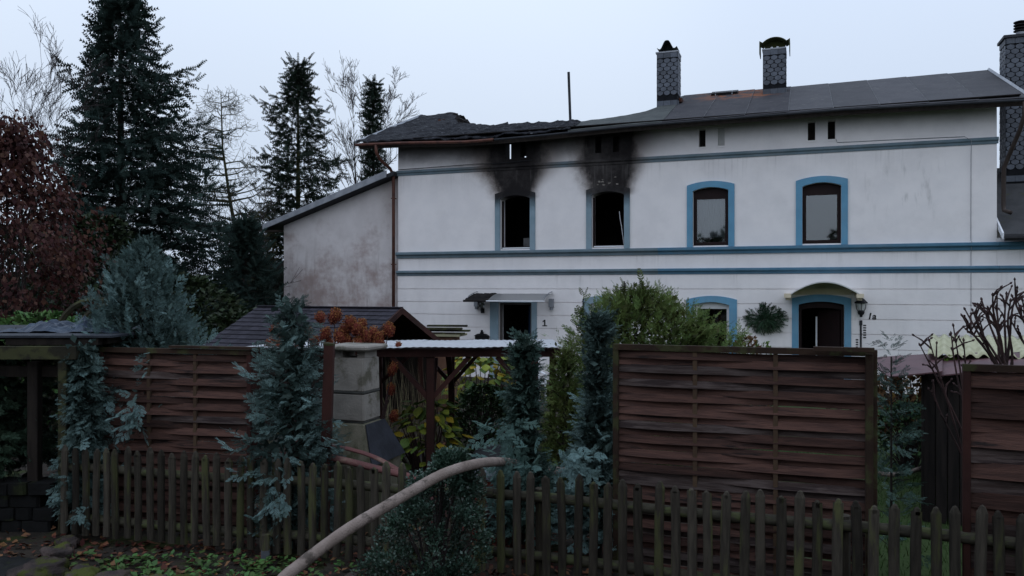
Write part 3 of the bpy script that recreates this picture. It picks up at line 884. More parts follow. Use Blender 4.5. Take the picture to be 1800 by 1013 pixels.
cowl(c1, 7.5, 2.02, .58, .56, zc1 + 1.64, bell, MT['darkcap'], 's')
B().plate([(7.62, zc1 + 1.62), (7.96, zc1 + 1.62)] + [(7.79 + t * .29, zc1 + 1.64 + bell(t) - .002) for t in np.linspace(.58, -.58, 12)], [], 2.4, 2.42).build('cowl_back', MT['darkcap'], c1)
zc2 = 8.17
c2 = chimney(house, 10.46, 2.6, .62, .6, zc2, zc2 + 1.30, left=False, right=True)
B().box(10.44, 11.10, 2.57, 3.23, zc2 + 1.30, zc2 + 1.34).build('cap_frame', MT['metal'], c2)
arc2 = lambda t: .38 * math.sqrt(max(0, 1 - (t * .98) ** 2)) ** 1.0 if abs(t) < .78 else .38 * math.sqrt(1 - (.764) ** 2) + (abs(t) - .78) * .25
cowl(c2, 10.36, 2.62, .84, .58, zc2 + 1.27, arc2, MT['mosscap'], 's')
for x in (10.36, 11.18): B().box(x, x + .02, 2.60, 3.2, zc2 + 1.22, zc2 + 1.54).build('cowl_side', MT['mosscap'], c2)
B().plate([(10.52, zc2 + 1.34), (11.06, zc2 + 1.34)] + [(10.78 + t * .42, zc2 + 1.27 + arc2(t) - .004) for t in np.linspace(.7, -.7, 14)], [], 3.0, 3.02).build('cowl_back', MT['mosscap'], c2)
for x in (10.70, 10.86): B().lathe([(.0, .0), (.035, .0), (.035, .07), (.0, .08)], 8, (x, 2.75, zc2 + 1.34)).build('flue_pot', MT['white'], c2)
# open roof hatch between the chimneys
hz = roofz(9.3, 3.25)
hb = B().bar((8.95, 3.25, hz + .05), (9.72, 3.25, roofz(9.7, 3.25) + .05), .32, .10, up=(0, -.36, .93)).build('roof_hatch', MT['blackiron'], house)
for x in (9.08, 9.56): B().tube([(x, 3.05, roofz(x, 3.05) + .03), (x, 3.16, roofz(x, 3.16) + .13)], .014, 5).build('hatch_stay', MT['metal'], hb)
B().box(8.12, 8.2, 2.2, 2.6, roofz(8.1, 2.4) - .02, roofz(8.1, 2.4) + .10).build('scorched_brick', MT['scorch'], house)

# ---- canopies over the doors
cb = B()
ns = 14
for i in range(ns + 1):
    t = i / ns; y = -.02 - .90 * t; z = 2.44 - .19 * t ** 2.2
    cb.v += [(3.3, y, z), (4.95, y, z)]
cb.f = [(2 * i, 2 * i + 1, 2 * i + 3, 2 * i + 2) for i in range(ns)]
canopy = B().tube([(2.56, -.92, 2.235), (4.96, -.92, 2.235)], .02, 6).build('door_canopy', MT['white'], house)
cb.build('acrylic_sheet', MT['haze_sheet'], canopy)
b_ = B(); rr = random.Random(3)
for i in range(ns + 1):
    t = i / ns; y = -.02 - .90 * t; z = 2.445 - .19 * t ** 2.2
    for k in range(9):
        x = 2.6 + .1 * k * (.8 + .3 * rr.random())
        b_.v.append((x, y, z + .02 * rr.uniform(-1, 1) - .03 * (k > 6)))
b_.f = [(i * 9 + k, i * 9 + k + 1, (i + 1) * 9 + k + 1, (i + 1) * 9 + k) for i in range(ns) for k in range(8)]
b_.build('melted_sheet', MT['char'], canopy)
B().tube([(2.56, -.915, 2.24), (3.25, -.925, 2.238)], .034, 6).build('charred_bar_end', MT['char'], canopy)
for x in (2.62, 4.9):
    B().tube([(x, 0, 2.50), (x, -.3, 2.46), (x, -.65, 2.38), (x, -.9, 2.25)], .012, 5).build('stay', MT['metal'], canopy)
    B().box(x - .06, x + .06, -.16, -.014, 2.06, 2.30).tube([(x, -.1, 2.1), (x + .0, -.1, 1.98)], .05, 6).build('bracket', MT['metal'], canopy)
b_ = B(); n = 18
def carch(t): return (12.05 - .78 + 1.56 * t, 2.43 + .30 * math.sin(PI * t) ** .9)
for i in range(n + 1):
    x, z = carch(i / n)
    b_.v += [(x, -.005, z), (x, -.82, z), (x, -.82, z + .03), (x, -.005, z + .03)]
for i in range(n):
    o = 4 * i
    b_.f += [(o, o + 1, o + 5, o + 4), (o + 1, o + 2, o + 6, o + 5), (o + 2, o + 3, o + 7, o + 6)]
can2 = b_.build('door_canopy', MT['creamlight'], house)
b_ = B()
for i in range(n + 1):
    x, z = carch(i / n); b_.v += [(x, -.016, z - .004), (x, -.81, z - .004)]
b_.f = [(2 * i, 2 * i + 2, 2 * i + 3, 2 * i + 1) for i in range(n)]
b_.build('canopy_lining', MT['cream'], can2)
B().plate([carch(i / n) for i in range(n + 1)], [], -.024, -.015).build('canopy_back', MT['cream'], can2)
for x in (11.2, 12.84): B().box(x - .08, x + .08, -.82, -.02, 2.36, 2.46).box(x - .05, x + .05, -.70, -.1, 2.30, 2.36).build('bracket', MT['cream'], can2)

# ---- house numbers
def text_mesh(txt, size, mat, ext=.006, shear=0.0):
    cu = bpy.data.curves.new('number', 'FONT')
    cu.body = txt; cu.size = size; cu.extrude = ext; cu.offset = .006; cu.shear = shear; cu.resolution_u = 3
    o = bpy.data.objects.new('number', cu); COL.objects.link(o)
    bpy.context.view_layer.update()
    me = bpy.data.meshes.new_from_object(o.evaluated_get(bpy.context.evaluated_depsgraph_get()))
    bpy.data.objects.remove(o)
    me.materials.clear(); me.materials.append(mat)
    return me
B().plate([(4.615, 1.52), (4.755, 1.52), (4.755, 1.545), (4.703, 1.545), (4.703, 1.70), (4.672, 1.70), (4.618, 1.655), (4.625, 1.632), (4.667, 1.655), (4.667, 1.545), (4.615, 1.545)], [], -.034, -.0245).build('house_number', MT['blackiron'], house)
link('house_number', text_mesh('1a', .22, MT['blackiron'], shear=.2), house, (13.04, -.024, 1.83), (PI / 2, 0, 0))

# ---- things hung on the wall (top-level: they could be lifted off)
def hw(s, b, z):
    """house coordinates -> world"""
    c, n_ = math.cos(TH), math.sin(TH)
    return Vector((-3.46 + s * c + b * n_, 24.2 - s * n_ + b * c, HB + z))
ln = thing('wall_lantern', 'black coach lantern on the wall right of the arched door', 'lantern', hw(12.9, -.12, 1.88), -TH)
B().lathe([(0, 0), (.03, .0), (.035, .05), (.07, .08), (.085, .13), (.06, .17), (0, .17)], 8).build('base', MT['blackiron'], ln)
B().lathe([(.055, .17), (.115, .34), (.11, .345), (.05, .17)], 6).build('glass', MT['creamlight'], ln)
B().lathe([(.15, .34), (.155, .36), (.08, .44), (.02, .50), (.012, .54), (0, .56)], 6).build('hood', MT['blackiron'], ln)
for a in range(3): 
    t = a * 2.1 + .5
    B().tube([(.06 * math.cos(t), .06 * math.sin(t), .12), (.125 * math.cos(t), .125 * math.sin(t), .22), (.13 * math.cos(t), .13 * math.sin(t), .35)], .009, 4).build('rib', MT['blackiron'], ln)
B().bar((0, 0, .1), (0, .12, .1), .03, .03).build('arm', MT['blackiron'], ln)
th = thing('wall_thermometer', 'long dark wall gauge with rows of small marks below the coach lantern', 'thermometer', hw(12.9, -.02, 1.08), -TH)
B().box(-.022, .022, -.02, .004, 0, .66).box(-.035, .035, -.022, .004, .60, .72).build('scale_board', MT['zinc'], th)
for k in range(6): B().box(.055, .12, -.012, .004, .28 + k * .06, .31 + k * .06).build('mark', MT['blackiron'], th)
for k in range(4): B().box(-.115, -.06, -.012, .004, .04 + k * .06, .07 + k * .06).build('mark', MT['blackiron'], th)
sc_ = thing('wall_sconce', 'small black wall lamp under the melted canopy left of the open door', 'lamp', hw(2.79, -.05, 1.87), -TH)
B().box(-.05, .05, -.02, .05, .0, .14).tube([(0, -.02, .1), (0, -.1, .12), (.02, -.12, .05)], .03, 6).build('mount', MT['blackiron'], sc_)
B().lathe([(.02, .13), (.09, .18), (.1, .26), (.05, .31), (0, .32)], 10, (0, -.08, 0)).build('globe', MT['clear'], sc_)
mb = thing('mailbox', 'dark ornate metal letterbox on the wall left of the open door', 'letterbox', hw(2.78, -.13, .72), -TH)
B().box(-.2, .2, 0, .12, 0, .48, None, .01).build('body', MT['blackiron'], mb)
B().plate([(-.23, .48), (.23, .48), (.12, .55), (-.12, .55)], [], -.03, .12).build('lid', MT['blackiron'], mb)
B().lathe([(.05, .55), (.06, .58), (.03, .61), (.045, .64), (0, .67)], 8, (0, .05, 0)).build('finial', MT['blackiron'], mb)
sp = thing('outdoor_spotlight', 'small white floodlight with black base low on the stained annex wall', 'lamp', hw(-4.0, .05, 2.05), -TH)
B().lathe([(.0, .05), (.06, .08), (.075, .16), (.05, .24), (0, .26)], 10, (0, -.1, 0)).build('shade', MT['white'], sp)
B().box(-.04, .08, -.12, .12, -.02, .06).build('base', MT['blackiron'], sp)

# ================================================================== left annex
ann = thing('lean_to_annex', 'stained grey rendered annex with sloping roof at the left end of the house', 'annex', (-3.46, 24.2, HB), -TH)
AX0 = -4.22
B().plate([(AX0, -.5), (-.02, -.5), (-.02, 5.98), (AX0, 4.62)], [], .12, .4).build('wall', MT['annex'], ann)
B().box(AX0 + .003, AX0 + .3, .402, 6.5, -.5, 4.55).build('side_wall', MT['annex'], ann)
sl = (5.98 - 4.62) / 4.2
B().plate([(AX0 - .5, 4.62 - .5 * sl + .02), (-.02, 6.0), (-.02, 6.12), (AX0 - .5, 4.62 - .5 * sl + .14)], [], -.25, 6.8).build('roof', MT['zinc'], ann)
B().plate([(AX0 - .52, 4.62 - .52 * sl + .03), (-.25, 5.95), (-.25, 6.15), (AX0 - .52, 4.62 - .52 * sl + .19)], [], -.29, -.253).build('verge_board', MT['metal'], ann)
B().box(AX0 - .5, AX0 - .01, -.2, .1, 4.40, 4.46).build('eave_board', MT['darkwood'], ann)

# ================================================================== right neighbour
nb = thing('right_side_building', 'low white wing with dark mossy roof and tall slate-hung chimney at the right edge', 'building', (-3.46, 24.2, HB), -TH)
B().box(LEN + .005, 22, .004, .3, -.5, 3.78).build('wall', MT['plaster'], nb)
for (z0, z1, pr) in ((3.50, 3.68, .12), (2.97, 3.12, .10)):
    m_ = moulding(LEN + .035, 22, z0, z1, pr, MT['band_new'], 'string_course'); m_.parent = nb
for k in range(1, len(zs_g) - 1):
    B().box(LEN + .004, 22, -.024, .004, zs_g[k] + .013, zs_g[k + 1] - .013).build('plaster_band', MT['plaster'], nb)
B().plate([(-.42, 3.76), (2.9, 5.72), (2.9, 5.80), (-.42, 3.84)], [], LEN + .06, 22, lambda x, y, z: (y, x, z)).build('roof', M('mossy_dark_roof', (.06, .06, .062), (.045, .046, .048), 4, rough=.85, bump=.4, bscale=40, c3=(.07, .075, .03), c3t=.62, c3scale=2), nb)
B().plate([(-.45, 3.72), (2.9, 5.69), (2.9, 5.84), (-.45, 3.87)], [], LEN + .02, LEN + .055, lambda x, y, z: (y, x, z)).build('verge_board', MT['white'], nb)
B().tube([(LEN + .06, -.47, 3.74), (22, -.47, 3.74)], .06, 8).build('gutter', MT['blackiron'], nb)
B().box(LEN + .1, 22, 2.9, 3.1, 3.0, 5.7).build('rear_wall', MT['plaster'], nb)
c3 = chimney(nb, 16.44, 2.0, 1.0, .65, 5.30, 9.0, left=True, right=False)
B().box(16.38, 17.5, 1.94, 2.71, 9.0, 9.07).build('cap_slab', MT['zinc'], c3)
fl = B().lathe([(.0, 9.07), (.10, 9.07), (.10, 9.22)], 12, (16.82, 2.3, 0)).build('flue', MT['metal'], c3)
for k in range(4): B().lathe([(.09, 9.20 + k * .075), (.155, 9.225 + k * .075), (.155, 9.245 + k * .075), (.09, 9.265 + k * .075), (0, 9.266 + k * .075)], 12, (16.82, 2.3, 0)).build('flue_ring', MT['blackiron'], fl)

# ================================================================== fences
FA, FB, FC = Vector((-4.12, 7.25, 0)), Vector((-.135, 6.30, 0)), Vector((4.2, 4.75, 0))
def picket_mesh(h, seed):
    r_ = random.Random(seed); b_ = B()
    w, d = .034, .026
    prof = [(-w, .0), (-w * .85, -d * .65), (-w * .4, -d), (w * .4, -d), (w * .85, -d * .65), (w, .0)]
    n = len(prof); levels = [0, .25, .5, .75, h - .055]
    bow = r_.uniform(-.008, .008)
    for z in levels:
        o = bow * math.sin(PI * z / h)
        b_.v += [(x + o + r_.uniform(-.0015, .0015), y, z) for x, y in prof]
    b_.v += [(x * .45, y * .75, h - .012) for x, y in prof]
    b_.v.append((0, -.008, h))
    L = len(levels) + 1
    for i in range(L - 1):
        b_.f += [(i * n + j, i * n + (j + 1) % n, (i + 1) * n + (j + 1) % n, (i + 1) * n + j) for j in range(n)]
    t = (L - 1) * n
    b_.f += [(t + j, t + (j + 1) % n, L * n) for j in range(n)]
    return b_.mesh('picket', MT['picket'])
PK = [picket_mesh(.77 + .012 * k, k) for k in range(5)]
def picket_run(name, label, A, C, sp, x_skip=()):
    d = C - A; L = d.length; ang = math.atan2(d.y, d.x)
    f_ = thing(name, label, 'fence', A, ang, 'weathered picket fence along the garden edge')
    r_ = random.Random(len(label)); n = int(L / sp)
    for k in range(n):
        x = sp * (k + .5) + r_.uniform(-.012, .012)
        if any(a < x < b for a, b in x_skip): continue
        link('picket', r_.choice(PK), f_, (x, r_.uniform(-.004, .004), .07 + r_.uniform(-.014, .014)), (r_.uniform(-.01, .01), r_.uniform(-.022, .022), r_.uniform(-.12, .12)))
    for (z, nm) in ((.66, 'rail'), (.20, 'rail')):
        pts = [(L * k / 10 - .02, .042 + .004 * math.sin(k * 2.1), z + .008 * math.sin(k * 1.3)) for k in range(11)]
        B().tube(pts, .040, 9).build(nm, MT['rail'], f_, smooth=True)
    return f_, L
f1, L1 = picket_run('picket_fence', 'stretch of brown weathered picket fence in front of the left slatted screen', FA, FB, .112, ((3.32, 3.43),))
f2, L2 = picket_run('picket_fence', 'stretch of brown weathered picket fence in front of the right slatted screen', FB, FC, .122)
for x in (2.12,):
    B().tube([(x, .1, -.15), (x, .1, .3), (x + .01, .1, .80)], .04, 8).build('post', MT['picket'], f1)
for x in (.35, 2.55):
    B().tube([(x, .11, -.15), (x, .11, .72)], .05, 8).build('post', MT['picket'], f2)
sb = thing('post_stub', 'short grey-footed wooden post stub standing in front of the picket fence', 'post', (-2.06, 6.66, 0), .2)
B().box(-.035, .035, -.035, .035, -.1, .11, None, .008).build('sleeve', M('grey_sleeve', (.11, .115, .13), (.08, .085, .1), 6, rough=.6), sb)
B().box(-.03, .03, -.03, .03, .11, .24, None, .008).build('stump', MT['picket'], sb)

def slat_mesh(W, sign, h, seed, mat):
    n = 24; b_ = B(); r_ = random.Random(seed)
    for i in range(n + 1):
        t = i / n
        y = sign * .018 * 1.15 * math.sin(2 * PI * t)
        dz = .0015 * math.sin(t * 7 + seed) + .001 * math.sin(t * 17 + seed * 2)
        x = .03 + (W - .06) * t
        b_.v += [(x, y - .003, -h / 2 + dz), (x, y + .003, -h / 2 + dz), (x, y + .003 + .016, h / 2 + dz), (x, y - .003 + .016, h / 2 + dz)]
    for i in range(n):
        o = 4 * i
        b_.f += [(o, o + 4, o + 7, o + 3), (o + 1, o + 2, o + 6, o + 5), (o + 3, o + 7, o + 6, o + 2), (o, o + 1, o + 5, o + 4)]
    return b_.mesh('slat', mat)
def screen(label, A, ang, W, z0, z1, seed, ns=30, pale=0.15, posts=True, lean=0.0, frame='frame'):
    s_ = thing('slatted_screen', label, 'fence panel', A, ang, 'brown slatted screens behind the picket fence')
    s_.rotation_euler = (0, lean, ang)
    r_ = random.Random(seed)
    B().box(0, .045, -.022, .022, z0, z1 - .046, None, .004).build('frame_post', MT[frame], s_)
    B().box(W - .045, W, -.022, .022, z0, z1 - .046, None, .004).build('frame_post', MT[frame], s_)
    B().box(0, W, -.024, .024, z1 - .045, z1, None, .004).build('top_rail', MT['frame'], s_)
    B().box(.046, W - .046, -.02, .02, z0, z0 + .045).build('bottom_rail', MT['frame'], s_)
    for t in (1 / 3, 2 / 3):
        x = W * (t if t < .5 else .64)
        B().box(x - .016, x + .016, -.014, .014, z0 + .046, z1 - .046).build('batten', MT['batten'], s_)
    hh = (z1 - .05 - z0 - .05) / ns
    ms = {}
    for k in range(ns):
        key = (1 if k % 2 else -1, r_.randrange(3), r_.random() < pale)
        if key not in ms: ms[key] = slat_mesh(W, key[0], hh * (1.02 + .03 * key[1]), key[1] * 3 + 1, MT['slat_pale'] if key[2] else MT['slat'])
        o = link('slat', ms[key], s_, (0, r_.uniform(-.002, .002), z0 + .05 + hh * (k + .5)), (r_.uniform(-.05, .05), r_.uniform(-.003, .003), 0))
    return s_
angR = math.atan2(-.358, 1)
screen('large red-brown slatted screen right of the blue conifers, worn pale on its right side', at(1078, 612, 6.35).to_2d().to_3d(), angR, 1.92, .04, 1.855, 3, 31, .22)
tr = thing('loose_batten', 'loose board lying along the top right of the large slatted screen', 'board', at(1430, 612, 5.75) + Vector((0, 0, -.015)), angR)
B().box(0, .40, -.03, .03, 0, .028).build('board', MT['frame'], tr)
angL = math.atan2(-.237, 1)
screen('dark red slatted screen at the left, below the rounded blue conifer', at(176, 612, 7.62).to_2d().to_3d(), angL, 1.62, .03, 1.735, 8, 28, .04, frame='redwood')
tr = thing('loose_batten', 'loose board lying along the top right of the left slatted screen', 'board', at(300, 611, 7.42) + Vector((0, 0, .0)), angL)
B().box(0, .95, -.03, .03, 0, .022).build('board', MT['frame'], tr)
screen('slatted screen with reddish post cut off by the right edge', at(1692, 640, 5.25).to_2d().to_3d(), angR, 1.8, .02, 1.80, 5, 17, .3, frame='redwood')
ps = thing('fence_post', 'tall leaning red-brown post beside the concrete barbecue chimney', 'post', (at(568, 800, 6.95).x, 6.95, 0), 0)
B().bar((0, 0, -.1), (.055, .0, 1.80), .08, .08, up=(0, 1, 0)).build('shaft', MT['redwood'], ps)
B().bar((.053, 0, 1.80), (.054, 0, 1.82), .086, .086, up=(0, 1, 0)).build('cap', MT['frame'], ps)
ps = thing('fence_post', 'mossy square post at the right end of the large slatted screen', 'post', (at(1527, 800, 5.66).x, 5.70, 0), angR)
B().box(-.005, .045, -.035, .035, -.1, 1.83, None, .006).build('shaft', MT['frame'], ps)

# ================================================================== garden buildings
# pergola with white corrugated roof
pg = thing('pergola', 'red-brown timber pergola with white corrugated roof in the middle of the garden', 'pergola', (0, 0, 0))
posts = [(-.88, 8.6), (-1.95, 8.6), (.24, 8.58), (-.82, 10.8), (-1.80, 10.8), (.55, 10.8), (-2.75, 8.6)]
for (x, y) in posts:
    zt = 1.56 if y < 9 else 1.47
    B().box(x - .042, x + .042, y - .042, y + .042, -.1, zt, None, .006).build('post', MT['redwood'], pg)
B().box(-2.9, .46, 8.53, 8.62, 1.562, 1.645).build('beam', MT['redwood'], pg)
B().box(-2.9, .60, 10.75, 10.85, 1.472, 1.55).build('beam', MT['redwood'], pg)
for x in (-2.7, -1.9, -1.1, -.3, .5):
    B().bar((x, 8.63, 1.60), (x, 10.74, 1.51), .05, .07).build('rafter', MT['redwood'], pg)
for (x, y, dx, dy, zt) in ((-.88, 8.6, -.42, 0, 1.57), (-.88, 8.6, .42, 0, 1.57), (-.82, 10.8, .42, 0, 1.48), (-.82, 10.8, -.42, 0, 1.48), (-1.80, 10.8, .5, 0, 1.48), (-1.8, 10.8, -.4, 0, 1.48), (.24, 8.58, -.4, 0, 1.57), (-.82, 10.8, 0, -.6, 1.5), (-.88, 8.6, 0, .5, 1.5)):
    B().bar((x, y, zt - .48 if dx else zt - .55), (x + dx, y + dy, zt - .01), .05, .07, up=(0, 1, 0) if dx else (1, 0, 0)).build('brace', MT['redwood'], pg)
def corrugated(x0, x1, y0, y1, z00, z01, z10, z11, amp, pitch, along='y', th=.004, droop=0.0):
    """wavy sheet; ridges run along y; corner heights z[x][y]"""
    b_ = B(); n = max(8, int((x1 - x0) / pitch * 6)); m_ = 6
    for i in range(n + 1):
        t = i / n
        for j in range(m_ + 1):
            u = j / m_
            z = (z00 * (1 - t) + z10 * t) * (1 - u) + (z01 * (1 - t) + z11 * t) * u
            z += amp * math.sin(2 * PI * (x1 - x0) * t / pitch) + droop * math.sin(t * 5 + u * 3)
            b_.v.append((x0 + (x1 - x0) * t, y0 + (y1 - y0) * u, z))
    b_.f = [(i * (m_ + 1) + j, (i + 1) * (m_ + 1) + j, (i + 1) * (m_ + 1) + j + 1, i * (m_ + 1) + j + 1) for i in range(n) for j in range(m_)]
    k = len(b_.v); b_.v += [(x, y, z - th) for x, y, z in b_.v]; b_.f += [tuple(k + q for q in reversed(f)) for f in b_.f]
    w_ = m_ + 1
    for i in range(n):
        for j in (0, m_):
            a, c = i * w_ + j, (i + 1) * w_ + j
            b_.f.append((a, c, c + k, a + k) if j else (c, a, a + k, c + k))
    return b_
for k in range(4):
    x0 = -2.92 + k * .855
    corrugated(x0, x0 + .91, 8.40, 11.0, 1.668 + .003 * k, 1.575 + .003 * k, 1.672 + .003 * k, 1.58 + .003 * k, .0025, .076, droop=.004).build('roof_sheet', MT['corr_white'], pg, smooth=True)

# small shingled garden shed
SA, SB = Vector((-4.62, 14.5, 0)), Vector((-1.88, 13.5, 0))
shd = thing('garden_shed', 'small shed with dark shingle gable roof and open dark gable left of the pergola', 'shed', (SA.x, SA.y, -.05), math.atan2(SB.y - SA.y, SB.x - SA.x))
LS = (SB - SA).length; W2 = 1.5; RZ, EZ = 2.01, 1.38
sg = math.atan2(RZ - EZ, W2); LR = math.hypot(W2, RZ - EZ)
for sd in (-1, 1):
    fn = lambda x, y, b, sd=sd: (x, sd * (b * math.cos(sg)) , RZ - b * math.sin(sg) + y)
    B().plate([(0, 0), (LS, 0), (LS, LR), (0, LR)], [], -.035, -.004, fn).build('roof_board', MT['darkwood'], shd)
rows, ncol = 10, 15
for r in range(rows):
    cw = LS / ncol; rh = LR / rows
    for c in range(ncol + (1 if r % 2 else 0)):
        x0 = c * cw - (cw / 2 if r % 2 else 0); x1 = min(x0 + cw, LS); x0 = max(x0, 0)
        if x1 - x0 < .03: continue
        b0, b1 = r * rh, (r + 1) * rh + .012
        bb = B()
        f_ = lambda x, b, y: (x, -(b * math.cos(sg)) - math.sin(sg) * y, RZ - b * math.sin(sg) + math.cos(sg) * y)
        q = [(x0 + .004, b0, .002), (x1 - .004, b0, .002), (x1 - .004, b1, .016), (x0 + .004, b1, .016), (x1 - .004, b1, .008), (x0 + .004, b1, .008)]
        bb.add([f_(*p) for p in q], [(3, 2, 1, 0), (5, 4, 2, 3), (0, 1, 4, 5)])
        bb.build('shingle', MT['shingle'], shd)
B().plate([(0, 0.002), (LS, 0.002), (LS, LR), (0, LR)], [], 0, .008, lambda x, y, b: (x, b * math.cos(sg), RZ - b * math.sin(sg) + y)).build('rear_shingles', MT['shingle'], shd)
B().bar((-.01, 0, RZ + .014), (LS + .01, 0, RZ + .014), .14, .012).build('ridge_cap', MT['shingle'], shd)
for sd in (-1, 1):
    bb = B().plate([(0, -.10), (0, .01), (W2 + .08, EZ - RZ - .025), (W2 + .08, EZ - RZ - .135)], [], LS + .002, LS + .03, lambda b, y, z, sd=sd: (y, sd * b, RZ + z))
    bb.build('bargeboard', MT['redwood'], shd)
B().box(.15, LS - .1, -W2 + .2, -W2 + .26, 0, EZ + .02).build('wall', MT['darkwood'], shd)
B().box(.15, LS - .1, W2 - .26, W2 - .2, 0, EZ + .02).build('wall', MT['darkwood'], shd)
B().plate([(-W2 + .26, 0), (W2 - .26, 0), (W2 - .26, EZ + .05), (0, RZ - .08), (-W2 + .26, EZ + .05)], [], .15, .2, lambda b, y, z: (y, b, z)).build('back_wall', MT['darkwood'], shd)
for y in (-W2 + .23, W2 - .23): B().box(LS - .3, LS - .2, y - .05, y + .05, 0, EZ).build('post', MT['redwood'], shd)

# crate-like cupboard with boards on it
cp = thing('garden_cupboard', 'brown wooden cupboard beside the shed carrying loose boards', 'cupboard', (at(772, 600, 15.6).x, 15.6, -.15), -.2)
B().box(-.36, .28, 0, .5, 0, 1.50).build('body', M('cupboard_wood', (.16, .085, .055), (.12, .06, .04), 4, rough=.8), cp)
B().box(-.42, .42, -.06, .56, 1.50, 1.54).build('top', M('cupboard_top', (.30, .28, .18), (.24, .22, .14), 4), cp)
for k, (x0, x1, z, y) in enumerate(((-.5, .48, 1.555, .0), (-.45, .55, 1.60, .2), (-.62, .42, 1.645, .1), (-.3, .5, 1.69, .3))):
    o = thing('plank', ['grey-green plank lying lowest at the front of the cupboard top', 'grey-green plank lying second from below on the cupboard', 'long grey-green plank jutting left from the pile on the cupboard', 'short topmost plank of the pile on the cupboard'][k], 'plank', (at(772, 600, 15.6).x, 15.6, -.15), -.2 + .04 * k)
    B().box(x0, x1, y, y + .16, z - .015, z + .02).build('board', MT['greenwood'], o)

# garden barbecue chimney of concrete blocks
bq = thing('barbecue_chimney', 'concrete garden barbecue with block chimney, flat cap and dark sloping hood', 'barbecue', (at(626, 700, 7.75).x, 7.75, 0), -.32)
Z = lambda py: 2.3 - (py - 506) / 1400 * 7.6
def block(b_, z0, z1, w, d, tw, td):
    b_.v = [(-w, -d, z0), (w, -d, z0), (w, d, z0), (-w, d, z0), (-tw, -td, z1), (tw, -td, z1), (tw, td, z1), (-tw, td, z1)]
    b_.f = [(3, 2, 1, 0), (4, 5, 6, 7), (0, 1, 5, 4), (1, 2, 6, 5), (2, 3, 7, 6), (3, 0, 4, 7)]
    return b_
def rblock(name, z0, z1, w, d, tw, td, mat):
    b_ = B(); c = .014
    h = z1 - z0
    for (z, k) in ((z0, 1), (z0 + c, 0), (z1 - c, 0), (z1, 1)):
        t = (z - z0) / h; ww = w + (tw - w) * t - c * k; dd = d + (td - d) * t - c * k
        b_.v += [(-ww, -dd + c, z), (-ww + c, -dd, z), (ww - c, -dd, z), (ww, -dd + c, z), (ww, dd - c, z), (ww - c, dd, z), (-ww + c, dd, z), (-ww, dd - c, z)]
    for i in range(3): b_.f += [(i * 8 + j, i * 8 + (j + 1) % 8, i * 8 + 8 + (j + 1) % 8, i * 8 + 8 + j) for j in range(8)]
    b_.f += [tuple(range(7, -1, -1)), tuple(range(24, 32))]
    return b_.build(name, mat, bq)
rblock('chimney_block', Z(690) + .006, Z(629), .172, .165, .168, .16, MT['concrete'])
rblock('chimney_block', Z(742) + .01, Z(690) - .006, .178, .17, .174, .167, MT['concrete'])
rblock('mortar_joint', Z(690) - .02, Z(690) + .02, .177, .170, .177, .170, MT['mortar'])
rblock('mortar_joint', Z(742) - .005, Z(742) + .012, .178, .170, .178, .170, MT['mortar'])
rblock('hood', .66, Z(742) - .005, .34, .33, .19, .18, MT['concrete_moss'])
b_ = B(); b_.v = [(.348, -.34, .655), (.348, .34, .655), (.20, .185, Z(742) - .01), (.20, -.185, Z(742) - .01), (.362, -.345, .655), (.362, .345, .655), (.214, .19, Z(742) - .01), (.214, -.19, Z(742) - .01)]
b_.f = [(0, 3, 2, 1), (4, 5, 6, 7), (0, 1, 5, 4), (1, 2, 6, 5), (2, 3, 7, 6), (3, 0, 4, 7)]
b_.build('hood_cheek', MT['blackstone'], bq)
rblock('firebox', 0, .655, .33, .32, .33, .32, MT['concrete_moss'])
for x in (-.12, .12): 
    b_ = B().box(x - .04, x + .04, -.12, .12, Z(629), Z(616)); b_.build('cap_foot', MT['concrete'], bq)
rblock('cap_slab', Z(616), Z(607), .235, .22, .235, .22, MT['concrete'])

# brick base behind the fence
bk = thing('brick_plinth', 'low red brick plinth with grey slab glimpsed behind the pickets', 'plinth', (at(862, 860, 7.1).x, 7.15, 0), -.25)
B().box(-.24, .36, .012, .4, 0, .585).build('mortar_core', M('pale_mortar', (.3, .28, .26), (.22, .21, .2), 8), bk)
bm = B().box(0, .112, 0, .1, 0, .056, None, .004).mesh('brick', MT['brick'])
for r in range(9):
    for c in range(5):
        link('brick', bm, bk, (-.24 + c * .122 - (.055 if r % 2 else 0) + .03, 0, .008 + r * .064))
B().box(-.30, .42, -.05, .45, .587, .625, None, .01).build('slab', M('grey_slab', (.14, .145, .16), (.1, .105, .12), 4, rough=.8), bk)
kt = thing('kettle_lid', 'black round kettle grill peeking out behind the blue conifer', 'grill', (at(872, 800, 8.0).x, 8.0, 0), 0)
B().lathe([(.26, .52), (.27, .58), (.22, .66), (.10, .71), (0, .72)], 24).build('lid', MT['blackiron'], kt, smooth=True)
B().lathe([(.26, .515), (.25, .42), (.16, .33), (0, .30)], 24).build('bowl', MT['blackiron'], kt, smooth=True)
for a in range(3): B().tube([(.1 * math.cos(a * 2.1), .1 * math.sin(a * 2.1), .38), (.24 * math.cos(a * 2.1), .24 * math.sin(a * 2.1), -.05)], .012, 5).build('leg', MT['blackiron'], kt)
wc = thing('white_garden_chair', 'white metal garden chair in front of the left open door', 'chair', (at(935, 660, 17.5).x, 17.5, gz(.4, 17.5)), .3)
for x in (-.24, .24):
    B().tube([(x, .2, 0), (x, .2, .45), (x, .28, .95)], .022, 6).build('back_post', MT['white'], wc)
    B().tube([(x, -.22, 0), (x, -.22, .64), (x, .2, .66)], .022, 6).build('arm_leg', MT['white'], wc)
B().box(-.24, .24, -.22, .22, .42, .45).build('seat', MT['white'], wc)
for z in (.62, .76, .9): B().bar((-.24, .25 + (z - .62) * .1, z), (.24, .25 + (z - .62) * .1, z), .02, .06).build('back_slat', MT['white'], wc)

